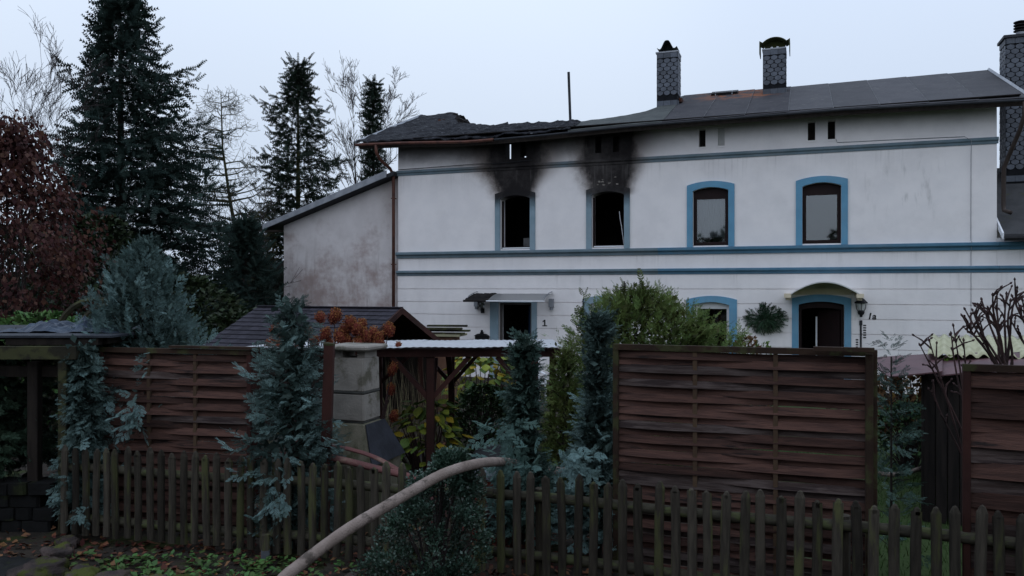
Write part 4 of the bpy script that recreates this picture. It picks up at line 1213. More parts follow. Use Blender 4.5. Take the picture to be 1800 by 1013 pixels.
# old shed on the right
os_ = thing('plank_shed', 'dark plank shed with red-brown and yellow corrugated roof sheets at right', 'shed', (4.06, 7.85, 0), -.50)
for k in range(14):
    h = 1.40 + .012 * k
    o = B().box(0, .098, 0, .022, 0, h, None, .003).build('plank', MT['blackplank'], os_); o.location = (k * .103, .004 * (k % 2), 0)
for k in range(20):
    o = B().box(-.022, 0, 0, .098, 0, 1.42, None, .0).build('plank', MT['blackplank'], os_); o.location = (-.002 - .004 * (k % 2), .03 + k * .103, 0)
B().box(1.2, 1.3, .03, 2.1, 0, 1.5).build('side_wall', MT['blackplank'], os_)
B().box(-.02, 1.3, 2.12, 2.16, 0, 1.45).build('back_wall', MT['blackplank'], os_)
for k in range(3):
    x0 = -.30 + k * .42
    b_ = B(); z0 = 1.43 + k * .03
    b_.v = [(x0, -.18 + .03 * k, z0), (x0 + .46, -.18 + .03 * k, z0 + .075), (x0 + .46, 1.0, z0 + .165), (x0 - .32 + .1 * k, .85, z0 + .09)]
    b_.v += [(x, y, z - .012) for x, y, z in b_.v]
    b_.f = [(0, 1, 2, 3), (7, 6, 5, 4), (0, 4, 5, 1), (1, 5, 6, 2), (2, 6, 7, 3), (3, 7, 4, 0)]
    b_.build('red_roof_sheet', MT['redsheet'], os_)
for k in range(2):
    x0 = .02 + k * 1.15
    corrugated(x0, x0 + 1.2, .55, 2.6, 1.60 + .01 * k, 1.70, 1.62, 1.71, .022, .12).build('yellow_roof_sheet', MT['corr_yellow'], os_, smooth=True)
mo = thing('moss_clump', 'green moss clump on the red-brown sheet of the old shed roof', 'moss', at(1668, 634, 8.3), 0)
b_ = B(); r_ = random.Random(2)
for k in range(60):
    a = r_.uniform(0, 6.28); q = r_.uniform(0, .09); x, y = q * math.cos(a), q * math.sin(a) * .7
    h = .05 * (1 - q / .1) + .02
    b_.tube([(x, y, -.03), (x + r_.uniform(-.02, .02), y + r_.uniform(-.02, .02), h)], [.014, .003], 4)
b_.build('tuft', M('bright_moss', (.10, .15, .02), (.07, .11, .02), 9), mo)

# carport frame at the left edge
cpn = thing('carport_frame', 'mossy timber carport frame with dark flat roof at the left edge', 'carport', (0, 0, 0))
B().box(-4.20, -4.12, 7.36, 7.44, -.1, 1.64, None, .006).build('post', MT['greenwood'], cpn)
B().box(-4.60, -4.50, 7.55, 7.64, -.1, 1.60, None, .006).build('post', MT['darkwood'], cpn)
B().box(-6.6, -4.02, 7.34, 7.42, 1.642, 1.76).build('beam', MT['greenwood'], cpn)
B().box(-4.75, -3.88, 7.47, 7.55, 1.765, 1.83).build('beam', MT['darkwood'], cpn)
B().box(-6.6, -4.30, 7.62, 7.70, 1.45, 1.55).build('beam', MT['darkwood'], cpn)
B().box(-6.6, -3.75, 7.45, 9.6, 1.835, 1.855).build('roof', MT['roofdark'], cpn)
for x in (-6.0, -5.3, -4.6, -3.9): B().box(x, x + .06, 7.56, 9.55, 1.77, 1.834).build('joist', MT['darkwood'], cpn)
tp = thing('crumpled_tarp', 'crumpled blue-grey tarpaulin lying on the carport roof', 'tarpaulin', (-4.55, 8.3, 1.855), 0)
b_ = B(); n, m_ = 40, 18
for i in range(n + 1):
    for j in range(m_ + 1):
        x = -.62 + 1.25 * i / n; y = -.45 + .8 * j / m_
        e = max(0, 1 - (abs(x) / .62) ** 4) * max(0, 1 - (abs(y + .05) / .42) ** 4)
        f_ = .07 + .10 * mnoise.noise(Vector((x * 5, y * 5, 0))) + .06 * mnoise.noise(Vector((x * 14, y * 14, 4)))
        b_.v.append((x, y, max(.002, e * max(0, f_))))
b_.f = [(i * (m_ + 1) + j, (i + 1) * (m_ + 1) + j, (i + 1) * (m_ + 1) + j + 1, i * (m_ + 1) + j + 1) for i in range(n) for j in range(m_)]
b_.build('sheet', MT['tarp'], tp)
bx_ = thing('stone_trough', 'pale stone slabs stacked beyond the carport roof', 'slab', at(118, 590, 9.2) + Vector((0, 0, -.02)), -.1)
B().box(-.30, .05, 0, .3, -.06, .06, None, .01).build('slab', MT['concrete'], bx_)
B().box(.055, .42, 0, .3, -.06, .055, None, .01).build('slab', M('brown_slab', (.12, .09, .07), (.09, .065, .05), 5), bx_)
wh = thing('wooden_arch', 'curved wooden garden arch half hidden behind the rounded blue conifer', 'arch', (at(170, 560, 11.5).x, 11.5, gz(-5.9, 11.5)), 0)
pts = [( .62 * math.cos(t) * .95, 0, 1.52 + .62 * math.sin(t)) for t in np.linspace(PI, 0, 14)]
B().tube([(-.59, 0, 0)] + pts + [(.59, 0, 0)], .045, 6).build('hoop', MT['greenwood'], wh)
B().tube([(x, .5, z - .08) for x, y, z in [(-.59, 0, 0)] + pts + [(.59, 0, 0)]], .045, 6).build('hoop', MT['greenwood'], wh)
B().bar((-.4, .25, 1.80), (.5, .25, 1.80), .04, .04).build('crosspiece', MT['greenwood'], wh)

# low far fence seen between the right screens
lf_ = thing('low_picket_fence', 'low weathered fence seen through the gap left of the plank shed', 'fence', (4.6, 11.6, gz(5, 11.6)), -.25)
for k in range(14):
    link('picket', PK[k % 5], lf_, (k * .16, 0, .05))
for z in (.2, .62): B().tube([(-.1, .04, z), (2.3, .04, z)], .03, 6).build('rail', MT['rail'], lf_)

# ================================================================== fire hoses
def spline(pts, n=8):
    P = [Vector(p) for p in pts]; out = []
    P = [P[0] * 2 - P[1]] + P + [P[-1] * 2 - P[-2]]
    for i in range(1, len(P) - 2):
        for k in range(n):
            t = k / n
            a, b, c, d = P[i - 1], P[i], P[i + 1], P[i + 2]
            out.append(.5 * ((2 * b) + (c - a) * t + (2 * a - 5 * b + 4 * c - d) * t * t + (3 * b - a - 3 * c + d) * t ** 3))
    out.append(P[-2]); return out
hp = [(-2.3, 4.0, gz(-2.3, 4.0) + .05), (-1.9, 4.25, gz(-1.9, 4.2) + .06), at(455, 1050, 4.55), at(510, 1006, 4.68), at(603, 936, 4.95), at(690, 883, 5.22), at(734, 857, 5.38), at(777, 834, 5.56), at(820, 819, 5.8), at(862, 812, 6.2), at(905, 814, 6.9), at(955, 826, 7.55), (.6, 8.1, .42), (.8, 8.7, .1), (1.1, 9.8, .06), (1.6, 11.5, .02)]
hpts = spline(hp, 14)
hr = [.037 * (1 + .05 * mnoise.noise(Vector((i * .35, 0, 0))) + .035 * mnoise.noise(Vector((i * 1.7, 3, 0)))) for i in range(len(hpts))]
hs = B().tube(hpts, hr, 16).build('fire_hose', MT['hose'], None, smooth=True)
tag(hs, 'thick pale charged fire hose arching over the picket fence', 'hose')
h2 = [at(500, 775, 7.35), at(560, 780, 7.2), at(600, 786, 7.15), at(650, 800, 7.1), at(690, 820, 7.05), at(730, 848, 7.0), at(780, 900, 7.0), at(840, 960, 7.2)]
hs = B().tube(spline(h2, 8), .043, 12, flat=.35).build('fire_hose', MT['hose_red'], None, smooth=True)
tag(hs, 'flat pinkish-red fire hose sloping down in front of the barbecue, upper one', 'hose')
h3 = [at(480, 800, 7.15), at(560, 802, 7.0), at(600, 808, 6.95), at(660, 823, 6.9), at(720, 838, 6.85), at(790, 860, 6.8), at(860, 905, 6.9), at(900, 960, 7.1)]
hs = B().tube(spline(h3, 8), .05, 12, flat=.55).build('fire_hose', MT['hose_red'], None, smooth=True)
tag(hs, 'thicker brownish-red fire hose just behind the pickets, below the flat one', 'hose')
h4 = [at(1545, 832, 9.6), at(1570, 834, 9.5), at(1600, 829, 9.6), at(1640, 818, 9.9), at(1700, 812, 10.2)]
hs = B().tube(spline(h4, 6), .03, 8).build('fire_hose', MT['hose'], None, smooth=True)
tag(hs, 'thin pale hose lying across the lawn left of the plank shed', 'hose')

# ================================================================== plants
def diamond(p, d, n, L, w):
    """one scale leaf as a quad"""
    p, d, n = np.array(p, float), np.array(d, float), np.array(n, float)
    d = d / np.linalg.norm(d); s_ = np.cross(n, d); s_ /= np.linalg.norm(s_)
    return [p, p + d * L * .5 + s_ * w, p + d * L, p + d * L * .5 - s_ * w]
def spray_tpl(pairs=8, spread=.42, width=.035, droop=.12, sub=2):
    """flat fern-like spray of scale leaves, stem along +x, length 1"""
    V_, F_ = [], []
    def add(q):
        o = len(V_); V_.extend(q); F_.append([o, o + 1, o + 2, o + 3])
    for i in range(pairs):
        x = .08 + .9 * i / pairs; z = -droop * x * x
        L = spread * (1 - .75 * (x - .35) ** 2 * 2.2) * (1 - .55 * x)
        for sd in (-1, 1):
            d = np.array([.72, sd * .7, -.12]); d /= np.linalg.norm(d)
            add(diamond((x, 0, z), d, (0, 0, 1), L, width))
            for k in range(sub):
                t = .35 + .35 * k
                p = np.array((x, 0, z)) + d * L * t
                for s2 in (-1, 1):
                    d2 = np.array([d[0] * .75 - s2 * sd * d[1] * .65 * sd, d[1] * .75 + s2 * sd * d[0] * .65 * sd, -.15])
                    add(diamond(p, d2, (0, 0, 1), L * .42, width * .8))
    add(diamond((0, 0, 0), (1, 0, -droop), (0, 0, 1), 1.02, .015))
    return np.array(V_), np.array(F_)
SPRAY_S = spray_tpl(5, .42, .062, .10, 0)
SPRAY_T = spray_tpl(4, .42, .085, .08, 0)
def branch_tpl(nsub, seed, spread=.40, base=None):
    base = base or SPRAY_S
    """branch of many small flat sprays, stem along +x"""
    R = np.random.default_rng(seed); P, D, U, S = [], [], [], []
    for i in range(nsub):
        t = .12 + .88 * i / (nsub - 1); sd = 1 if i % 2 else -1
        P.append((t * .92, R.normal(0, .015), -.10 * t * t + R.normal(0, .02)))
        w_ = R.uniform(.45, 1.0) * (1 - .45 * t)
        D.append((.75, sd * w_, R.normal(-.12, .22)) if i < nsub - 1 else (1, 0, -.1))
        U.append((R.normal(0, .3), R.normal(0, .35), 1)); S.append(spread * (1.1 - .5 * t) * R.uniform(.8, 1.2))
    Vv, Ff, _ = scatter(base[0], base[1], np.array(P), np.array(D), np.array(U), np.array(S))
    return Vv, Ff
BRANCH = [branch_tpl(8, k, .44) for k in range(3)]
SPRAY = BRANCH[0]
BRANCH_T = [branch_tpl(7, 10 + k, .44, SPRAY_T) for k in range(3)]
def needle_tpl(n=9):
    """needled twig, two crossed rows of needle bunches along +x"""
    V_, F_ = [], []
    for pl in range(2):
        for i in range(n):
            x = i / n
            L = .26 * (1 - .5 * x)
            for sd in (-1, 1):
                a = np.array([0, sd, 0]) if pl == 0 else np.array([0, 0, sd * .8])
                o = len(V_)
                b0 = np.array([x - .02, 0, 0]); b1 = np.array([x + .12, 0, 0]); tip = np.array([x + .16, 0, 0]) + a * L
                V_ += [b0, b1, tip]; F_.append([o, o + 1, o + 2])
    return np.array(V_), np.array(F_)
NEEDLE = needle_tpl(6)
NEEDLE_S = needle_tpl(5)
LEAF = (np.array([[0, 0, 0], [.5, .33, .05], [1, 0, -.03], [.5, -.33, .05]]), np.array([[0, 1, 2, 3]]))
BLADE = (np.array([[0, -.05, 0], [0, .05, 0], [1, 0, 0]]), np.array([[0, 1, 2]]))

def conifer(name, label, loc, H, prof, n, size, mat, seed, tpl=None, group=None, zmin=.0, inner=.45, up=.55, trunk_r=.03, lean=(0, 0), lump=.25, cat='conifer', dens=None):
    """bushy conifer: sprays through an envelope prof(t)->radius, t height fraction"""
    t_ = thing(name, label, cat, loc, 0, group)
    R = np.random.default_rng(seed); rr_ = random.Random(seed)
    P, D, U, S, T = [], [], [], [], []
    ph = R.uniform(0, 6.28, 6)
    k = 0
    while k < n:
        t = R.uniform(zmin, 1)
        a = R.uniform(0, 2 * PI)
        r0 = prof(t) * (1 + lump * (.5 * math.sin(3 * a + ph[0] + t * 7) + .35 * math.sin(5 * a + ph[1] - t * 13) + .3 * math.sin(t * 21 + ph[2] + 2 * a)))
        if R.random() > (r0 / max(1e-6, dens or .9)) and R.random() > .35: continue
        q = r0 * (inner + (1 - inner) * R.random() ** .6)
        L = size * R.uniform(.6, 1.25)
        q *= 1 + max(0, R.normal(0, .20))
        q = max(0, q - L * .55)
        out = np.array([math.cos(a), math.sin(a), 0])
        p = np.array([out[0] * q + lean[0] * t, out[1] * q + lean[1] * t, t * H])
        e = up * (.5 + t) + R.normal(0, .25)
        d = out * math.cos(e) + np.array([0, 0, math.sin(e)]) + R.normal(0, .22, 3)
        u = np.array([0, 0, 1.0]) - out * .3 + R.normal(0, .45, 3) + np.array([-out[1], out[0], 0]) * R.normal(0, .8)
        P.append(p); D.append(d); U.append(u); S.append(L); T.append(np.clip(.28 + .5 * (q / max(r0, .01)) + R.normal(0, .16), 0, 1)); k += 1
    P, D, U, S, T = (np.array(q) for q in (P, D, U, S, T))
    VV, FF, TT, o_ = [], [], [], 0
    for v_ in range(3):
        tv, tf = (tpl or (BRANCH_T if mat is MT['thuja'] else BRANCH)[v_]); sel = np.arange(n) % 3 == v_
        Vv, Ff, Tt = scatter(tv, tf, P[sel], D[sel], U[sel], S[sel], T[sel])
        VV.append(Vv); FF.append(Ff + o_); TT.append(Tt); o_ += len(Vv)
    # small inner leaves that close the heart of the crown
    nf = max(3, n * (2 if n > 240 else 0)); k_ = R.integers(0, n, nf)
    ctr = np.stack([lean[0] * P[k_, 2] / H, lean[1] * P[k_, 2] / H, P[k_, 2]], 1)
    Pf = ctr + (P[k_] - ctr) * R.uniform(.45, 1.0, (nf, 1)) + R.normal(0, size * .25, (nf, 3))
    Vv, Ff, Tt = scatter(LEAF[0], LEAF[1], Pf, R.normal(0, 1, (nf, 3)) + np.array([0, 0, .6]), R.normal(0, 1, (nf, 3)), size * R.uniform(.3, .55, nf), R.uniform(0, .35, nf))
    VV.append(Vv); FF.append(Ff + o_); TT.append(Tt)
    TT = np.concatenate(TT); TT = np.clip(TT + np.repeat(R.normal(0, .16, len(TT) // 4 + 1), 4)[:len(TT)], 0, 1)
    link('crown', arrays_mesh('crown', np.concatenate(VV), np.concatenate(FF), mat, TT), t_)
    b_ = B()
    b_.tube([(0, 0, -.1), (lean[0] * .5, lean[1] * .5, H * .5), (lean[0] * .93, lean[1] * .93, H * .93)], [trunk_r, trunk_r * .7, .006], 7)
    for i in range(int(10 + H * 8)):
        t = rr_.uniform(max(zmin, .05), .9); a = rr_.uniform(0, 6.28); r0 = prof(t) * .8
        b_.tube([(lean[0] * t, lean[1] * t, t * H - .1 * r0), (lean[0] * t + math.cos(a) * r0 * .5, lean[1] * t + math.sin(a) * r0 * .5, t * H + .03), (lean[0] * t + math.cos(a) * r0, lean[1] * t + math.sin(a) * r0, t * H + r0 * .35)], [trunk_r * .35, trunk_r * .25, .003], 4)
    b_.build('trunk', MT['bark'], t_)
    return t_

def leafy(name, label, loc, pts_fn, n, size, mat, seed, stems=None, cat='shrub', group=None, up=.4, dirn=None, tpl=LEAF, stem_mat='twig'):
    t_ = thing(name, label, cat, loc, 0, group)
    R = np.random.default_rng(seed)
    P, O, T = pts_fn(R, n)
    D = O + R.normal(0, .55, (n, 3)) + np.array([0, 0, up])
    U = R.normal(0, .6, (n, 3)) + O * .5 + np.array([0, 0, .8])
    S = size * R.uniform(.6, 1.3, n)
    Vv, Ff, Tt = scatter(tpl[0], tpl[1], P, D, U, S, np.clip(T + R.normal(0, .2, n), 0, 1))
    link('foliage', arrays_mesh('foliage', Vv, Ff, mat, Tt), t_)
    b_ = B(); rr_ = random.Random(seed)
    idx = R.integers(0, n, stems or 30)
    for i in idx:
        p = P[i]; b_.tube([(p[0] * .15, p[1] * .15, -.06), (p[0] * .5, p[1] * .5, p[2] * .55), tuple(p)], [.012, .008, .003], 4)
    b_.build('stems', MT[stem_mat], t_)
    return t_
def blob(rx, ry, z0, z1, lump=.3, inner=.35, ph=0.0, flat=1.6):
    """points in a lumpy dome from z0 to z1"""
    def f(R, n):
        a = R.uniform(0, 2 * PI, n); t = R.random(n) ** .85
        rr_ = np.clip(1 - np.abs(t * 1.15 - .25) ** flat * 1.1, .05, 1) ** .6
        rr_ = rr_ * (1 + lump * (.5 * np.sin(3 * a + ph + t * 6) + .4 * np.sin(7 * a - t * 9 + ph) + .3 * np.sin(13 * t + 4 * a)))
        q = rr_ * (inner + (1 - inner) * R.random(n) ** .5)
        O = np.stack([np.cos(a), np.sin(a), np.zeros(n)], 1)
        P = np.stack([np.cos(a) * q * rx, np.sin(a) * q * ry, z0 + t * (z1 - z0)], 1)
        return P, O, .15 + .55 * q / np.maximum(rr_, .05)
    return f

# --- blue cypresses in the foreground
def p_big(t):
    return .64 * (min(1, .85 + t * .4) if t < .5 else max(0.02, 1 - ((t - .5) / .51) ** 1.7) ** .72)
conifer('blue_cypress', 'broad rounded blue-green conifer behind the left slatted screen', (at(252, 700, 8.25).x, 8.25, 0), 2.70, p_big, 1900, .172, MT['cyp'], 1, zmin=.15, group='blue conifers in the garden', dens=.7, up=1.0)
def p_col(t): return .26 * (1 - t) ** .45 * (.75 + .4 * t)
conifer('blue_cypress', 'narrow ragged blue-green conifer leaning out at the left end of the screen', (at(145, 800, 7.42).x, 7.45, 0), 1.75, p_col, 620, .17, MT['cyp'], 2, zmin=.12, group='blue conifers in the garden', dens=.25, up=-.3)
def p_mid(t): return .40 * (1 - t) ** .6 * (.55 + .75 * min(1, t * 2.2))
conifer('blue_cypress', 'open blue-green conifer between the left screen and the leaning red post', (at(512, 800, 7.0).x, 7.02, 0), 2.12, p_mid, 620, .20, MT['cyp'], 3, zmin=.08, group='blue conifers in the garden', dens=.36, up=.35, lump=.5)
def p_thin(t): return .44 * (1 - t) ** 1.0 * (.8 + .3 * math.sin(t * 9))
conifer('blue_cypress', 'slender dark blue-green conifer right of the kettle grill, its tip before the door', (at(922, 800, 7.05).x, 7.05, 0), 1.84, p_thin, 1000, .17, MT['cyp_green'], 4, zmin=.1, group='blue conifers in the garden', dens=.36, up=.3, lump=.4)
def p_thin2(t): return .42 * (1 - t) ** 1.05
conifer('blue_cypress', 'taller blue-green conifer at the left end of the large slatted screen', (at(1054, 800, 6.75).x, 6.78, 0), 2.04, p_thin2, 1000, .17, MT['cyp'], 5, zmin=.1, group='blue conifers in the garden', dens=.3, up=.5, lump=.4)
def p_bit(t): return .19 * (1 - t) ** .5 + .03
conifer('young_cypress', 'thin young green conifer in the gap right of the large slatted screen', (at(1572, 800, 6.35).x, 6.4, 0), 1.88, p_bit, 130, .17, MT['cyp_green'], 6, zmin=.1, group='blue conifers in the garden', dens=.2, up=.3, lump=.4, trunk_r=.012)
# sprigs growing out through fences, each a small shoot of its own
def sprig(label, p, n, size, spread, seed, face=(0, -1, 0), mat='cyp'):
    t_ = thing('conifer_sprig', label, 'conifer shoot', p, 0, 'conifer shoots poking through the fence')
    R = np.random.default_rng(seed)
    D = np.array(face) + R.normal(0, .55, (n, 3)); D[:, 2] -= .25
    n = int(n * 1.6); P = R.normal(0, 1, (n, 3)) * np.array(spread); D = np.array(face) + R.normal(0, .55, (n, 3)); D[:, 2] -= .25
    U = np.array([0, -.6, .6]) + R.normal(0, .4, (n, 3))
    Vv, Ff, Tt = scatter(SPRAY[0], SPRAY[1], P, D, U, size * .8 * R.uniform(.6, 1.2, n), R.uniform(.5, 1, n))
    tag(link('spray', arrays_mesh('spray', Vv, Ff, MT[mat], Tt), t_), kind='stuff')
    B().tube([(0, .35, -.05), (0, .1, .0), (0, -.03, .02)], [.012, .008, .004], 5).build('stem', MT['bark'], t_)
sprig('blue-green shoot poking through the middle of the left slatted screen', at(235, 722, 7.38), 16, .22, (.05, .02, .11), 21)
sprig('small blue-green shoot near the top of the left slatted screen', at(255, 640, 7.4), 5, .15, (.02, .01, .05), 22)
sprig('blue-green shoot pushing between the pickets below the open conifer', at(492, 872, 6.62), 9, .17, (.03, .02, .06), 23)
sprig('blue-green shoot low between the leftmost pickets', at(142, 905, 7.12), 5, .16, (.03, .02, .04), 24)
sprig('blue-green drooping shoot hanging over the pickets before the large screen', at(1015, 810, 6.3), 22, .22, (.09, .03, .11), 25)
sprig('wide green shoot reaching left from the slender conifer', at(885, 762, 6.85), 16, .24, (.13, .04, .05), 26, (-.5, -.7, .3), 'cyp_green')

sprig('green shoot drooping over the end of the pale hose', at(905, 815, 6.55), 26, .20, (.11, .03, .06), 27, (-.3, -.7, .1), 'cyp_green')
# --- yellow-green thuja hedge
def p_thu(t): return 1.08 * (.92 if t < .4 else max(0.03, 1 - ((t - .4) / .62) ** 2.2) ** .55)
conifer('thuja_shrub', 'big yellow-green thuja behind the large slatted screen', (at(1128, 700, 9.8).x, 9.8, 0), 2.22, p_thu, 2700, .17, MT['thuja'], 7, zmin=.1, up=.85, dens=.95, lump=.3)
conifer('thuja_shrub', 'right shoulder of the yellow-green foliage before the blue-framed ground-floor window', (at(1222, 700, 9.6).x, 9.6, 0), 1.82, lambda t: .52 * (1 - t) ** .4, 900, .15, MT['thuja'], 107, zmin=.3, up=.7, dens=.5)
def p_sh(t): return .17 * (1 - t) ** .8 + .015
for k, (px, py, h) in enumerate(((1025, 520, .5), (1098, 488, .6), (1128, 492, .55), (1075, 530, .45), (1190, 545, .4), (1060, 545, .4))):
    p = at(px, py, 9.6)
    conifer('thuja_shoot', ['leftmost loose thuja shoot above the thuja top', 'tallest loose thuja shoot above the thuja', 'feathery thuja shoot just right of the tallest one', 'short thuja shoot left of the tallest one', 'rightmost loose thuja shoot above the thuja', 'lowest thuja shoot before the arched left ground-floor window'][k], (p.x, 9.6, p.z - h), h, p_sh, 26, .15, MT['thuja'], 70 + k, SPRAY_S, 'loose shoots of the thuja', up=1.1, trunk_r=.008, dens=.1, cat='shoot')
# --- dark hedge at the left edge, behind the carport posts
leafy_h = conifer('dark_yew', 'dark green clipped evergreen under the carport at the left edge', (-5.35, 8.35, 0), 1.72, lambda t: .80 * (1 - .25 * abs(t - .55) * 2), 520, .25, MT['cyp_dark'], 9, zmin=.22, up=.0, dens=.8)
conifer('dark_yew', 'second dark evergreen deeper behind the carport posts', (-4.75, 9.7, 0), 1.75, lambda t: .7 * (1 - .3 * t), 330, .25, MT['cyp_dark'], 10, zmin=.1, up=.2, dens=.7)
conifer('dark_yew', 'dark evergreen spilling forward between the carport posts above the stone wall', (-5.15, 7.75, 0), 1.55, lambda t: .42 * (1 - .3 * abs(t - .5) * 2), 360, .19, MT['cyp_dark'], 11, zmin=.35, up=-.2, dens=.42)
conifer('dark_yew', 'low dark evergreen before the stone wall in the left corner', (-5.35, 7.25, 0), .95, lambda t: .55 * (1 - .5 * t), 260, .18, MT['cyp_dark'], 12, zmin=.15, up=.1, dens=.5)
# --- box bush before the fence
def pb(R, n):
    m = 220
    a = R.uniform(0, 2 * PI, m); t = R.random(m) ** .85
    r0 = .40 * np.clip(1 - np.clip((t - .35) / .68, 0, 1) ** 1.6, 0.05, 1) ** .75 * (1 + .16 * np.sin(4 * a + 8 * t))
    q = r0 * R.uniform(.35, 1.05, m) ** .6
    C = np.stack([np.cos(a) * q * 1.05 - .12 * (1 - t) + .14 * t, np.sin(a) * q * .72, t * 1.0], 1)
    k = R.integers(0, m, n); k[:1200] = R.choice(np.argsort(-C[:, 2])[:8], 1200)
    d = norm(R.normal(0, 1, (n, 3))); P = C[k] + d * (R.random(n)[:, None] ** .5) * np.array([.065, .055, .085])
    P[:, 2] = np.maximum(P[:, 2], .01)
    O = np.stack([np.cos(a[k]), np.sin(a[k]), np.full(n, .5)], 1) * .6 + d * .7
    return P, O, np.clip(.15 + .45 * (q / r0)[k] + .3 * d[:, 2], 0, 1)
leafy('box_bush', 'dense small-leaved box bush in front of the pickets under the arching hose', (at(762, 900, 6.0).x, 5.98, .02), pb, 21000, .026, MT['box'], 30, 22, cat='bush')
# --- copper beech at the left
def pbe(R, n):
    m = 290
    a = R.uniform(0, 2 * PI, m); t = R.random(m) ** .9
    r0 = (1.55 - .5 * np.abs(t - .4)) * np.clip((1.03 - t) * 2.0, .12, 1) ** .8 * (1 + .2 * (np.sin(3 * a + 9 * t) + .6 * np.sin(7 * a - 14 * t)))
    q = r0 * R.uniform(.2, 1, m) ** .6
    C = np.stack([np.cos(a) * q, np.sin(a) * q, t * 4.0 + 1.2], 1)
    k = R.integers(0, m, n)
    P = C[k] + R.normal(0, 1, (n, 3)) * np.array([.17, .17, .15])
    O = np.stack([np.cos(a[k]) * .6, np.sin(a[k]) * .6, np.full(n, -1.1)], 1)
    return P, O, .1 + .5 * (q / r0)[k]
leafy('copper_beech', 'copper-leaved beech with dry red-brown leaves at the left edge', (at(18, 600, 14).x, 14.0, gz(-9, 14)), pbe, 10500, .10, MT['beech'], 31, 90, cat='tree', up=0.0, stem_mat='bark')

# --- spruces and firs
def spruce(name, label, loc, H, rad_fn, mat, seed, whorl=.34, per=8, twig=.40, step=.22, droop=.35, clear=.0, tint0=.4, tr=.2, upturn=.25, side=0.0, bark='bark', hang=.7, fill=0):
    t_ = thing(name, label, 'tree', loc, 0, 'evergreen trees behind the garden')
    rr_ = random.Random(seed); R = np.random.default_rng(seed)
    P, D, U, S, T = [], [], [], [], []
    wood = B()
    wood.tube([(0, 0, -.2), (0, 0, H * .4), (0, 0, H * .99)], [tr, tr * .65, .012], 8)
    z = H * clear + .3
    while z < H * .995:
        t = z / H
        k = max(4, int(per * (1 - .45 * t)))
        a0 = rr_.uniform(0, 6.28)
        for i in range(k):
            a = a0 + 2 * PI * i / k + rr_.uniform(-.3, .3)
            L = rad_fn(t) * rr_.uniform(.62, 1.18) * (1 + side * math.cos(a))
            if L < .12: L = .12
            rise = .55 * t + rr_.uniform(-.08, .08) - .12
            pts = []
            n = max(2, int(L / step))
            for j in range(n + 1):
                u = j / n
                h = rise * L * u - droop * L * (u ** 1.6) * (1 - t * .8) + upturn * L * max(0, u - .6) ** 1.5
                pts.append(Vector((math.cos(a) * L * u, math.sin(a) * L * u, z + h)))
            wood.tube(pts, [max(.006, .028 * (1 - u / (n + 1)) * (1 - .5 * t)) for u in range(n + 1)], 4, caps=False)
            out = Vector((math.cos(a), math.sin(a), 0)); tan = Vector((-math.sin(a), math.cos(a), 0))
            for j in range(n + 1):
                u = j / max(1, n)
                if u < .12 and L > .6: continue
                jit = lambda q=.05: Vector((rr_.uniform(-q, q), rr_.uniform(-q, q), rr_.uniform(-q, q)))
                def put(p, d, sz):
                    P.append(p + jit()); D.append(d); U.append((rr_.uniform(-.5, .5), rr_.uniform(-.5, .5), 1)); S.append(sz)
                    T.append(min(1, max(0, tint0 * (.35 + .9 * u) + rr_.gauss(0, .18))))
                if j == n:
                    put(pts[j], out + Vector((0, 0, .45 + .5 * t)), twig * .9); put(pts[j], out * .6 + Vector((0, 0, .9)), twig * .7)
                    continue
                fan = min(1.1, .5 * L * (1 - u)) + .12
                for sd in (-1, 1):
                    d = (out * .8 + tan * sd * rr_.uniform(.55, 1.0) + Vector((0, 0, rr_.uniform(-.35, .1))))
                    d.normalize(); m_ = max(1, int(fan / (twig * .75)))
                    for q in range(m_):
                        put(pts[j] + d * (fan * q / m_), d + Vector((0, 0, .25 * q / m_)) + jit(.25), twig * rr_.uniform(.75, 1.2))
                if rr_.random() < hang: put(pts[j], out * .35 + tan * rr_.uniform(-.4, .4) + Vector((0, 0, -.8)), twig * rr_.uniform(.7, 1.2))
                put(pts[j], out + tan * rr_.uniform(-.3, .3) + Vector((0, 0, rr_.uniform(0, .6))), twig * rr_.uniform(.6, 1.0))
        z += whorl * (1 - .35 * t) * rr_.uniform(.8, 1.2)
    for i in range(fill):
        t = rr_.uniform(clear + .02, .97) if rr_.random() < .8 else rr_.uniform(clear + .02, .5)
        a = rr_.uniform(0, 6.28); q = rad_fn(t) * (1 + side * math.cos(a)) * rr_.uniform(.15, .88) ** .8
        P.append(Vector((math.cos(a) * q, math.sin(a) * q, t * H - .1 * q)))
        D.append(Vector((math.cos(a) + rr_.gauss(0, .4), math.sin(a) + rr_.gauss(0, .4), rr_.gauss(-.25, .45))))
        U.append((rr_.uniform(-.5, .5), rr_.uniform(-.5, .5), 1)); S.append(twig * rr_.uniform(.7, 1.25)); T.append(min(1, max(0, tint0 * rr_.uniform(.1, .9))))
    P.append((0, 0, H - .1)); D.append((0, .01, 1)); U.append((1, 0, 0)); S.append(.45); T.append(.4)
    Vv, Ff, Tt = scatter(NEEDLE[0], NEEDLE[1], np.array([tuple(p) for p in P]), np.array([tuple(p) for p in D]), np.array(U), np.array(S), np.array(T))
    link('crown', arrays_mesh('crown', Vv, Ff, mat, Tt), t_)
    wood.build('trunk', MT[bark], t_)
    return t_
def r_sp(t): return min(3.5, .42 * 13.3 * (1 - t) + .12) * (.95 + .15 * math.sin(t * 37) + .1 * math.sin(t * 90))
spruce('blue_spruce', 'tall dense dark spruce rising above the left garden', (at(212, 500, 27).x, 27, -.3), 13.3, r_sp, MT['spruce'], 40, .40, 9, .46, .34, .30, tint0=.62, tr=.24, side=.22, fill=3600)
def r_fir(t): return min(3.0, .36 * 12.9 * (1 - t) + .4) * (.85 + .25 * math.sin(t * 33) + .12 * math.sin(t * 71))
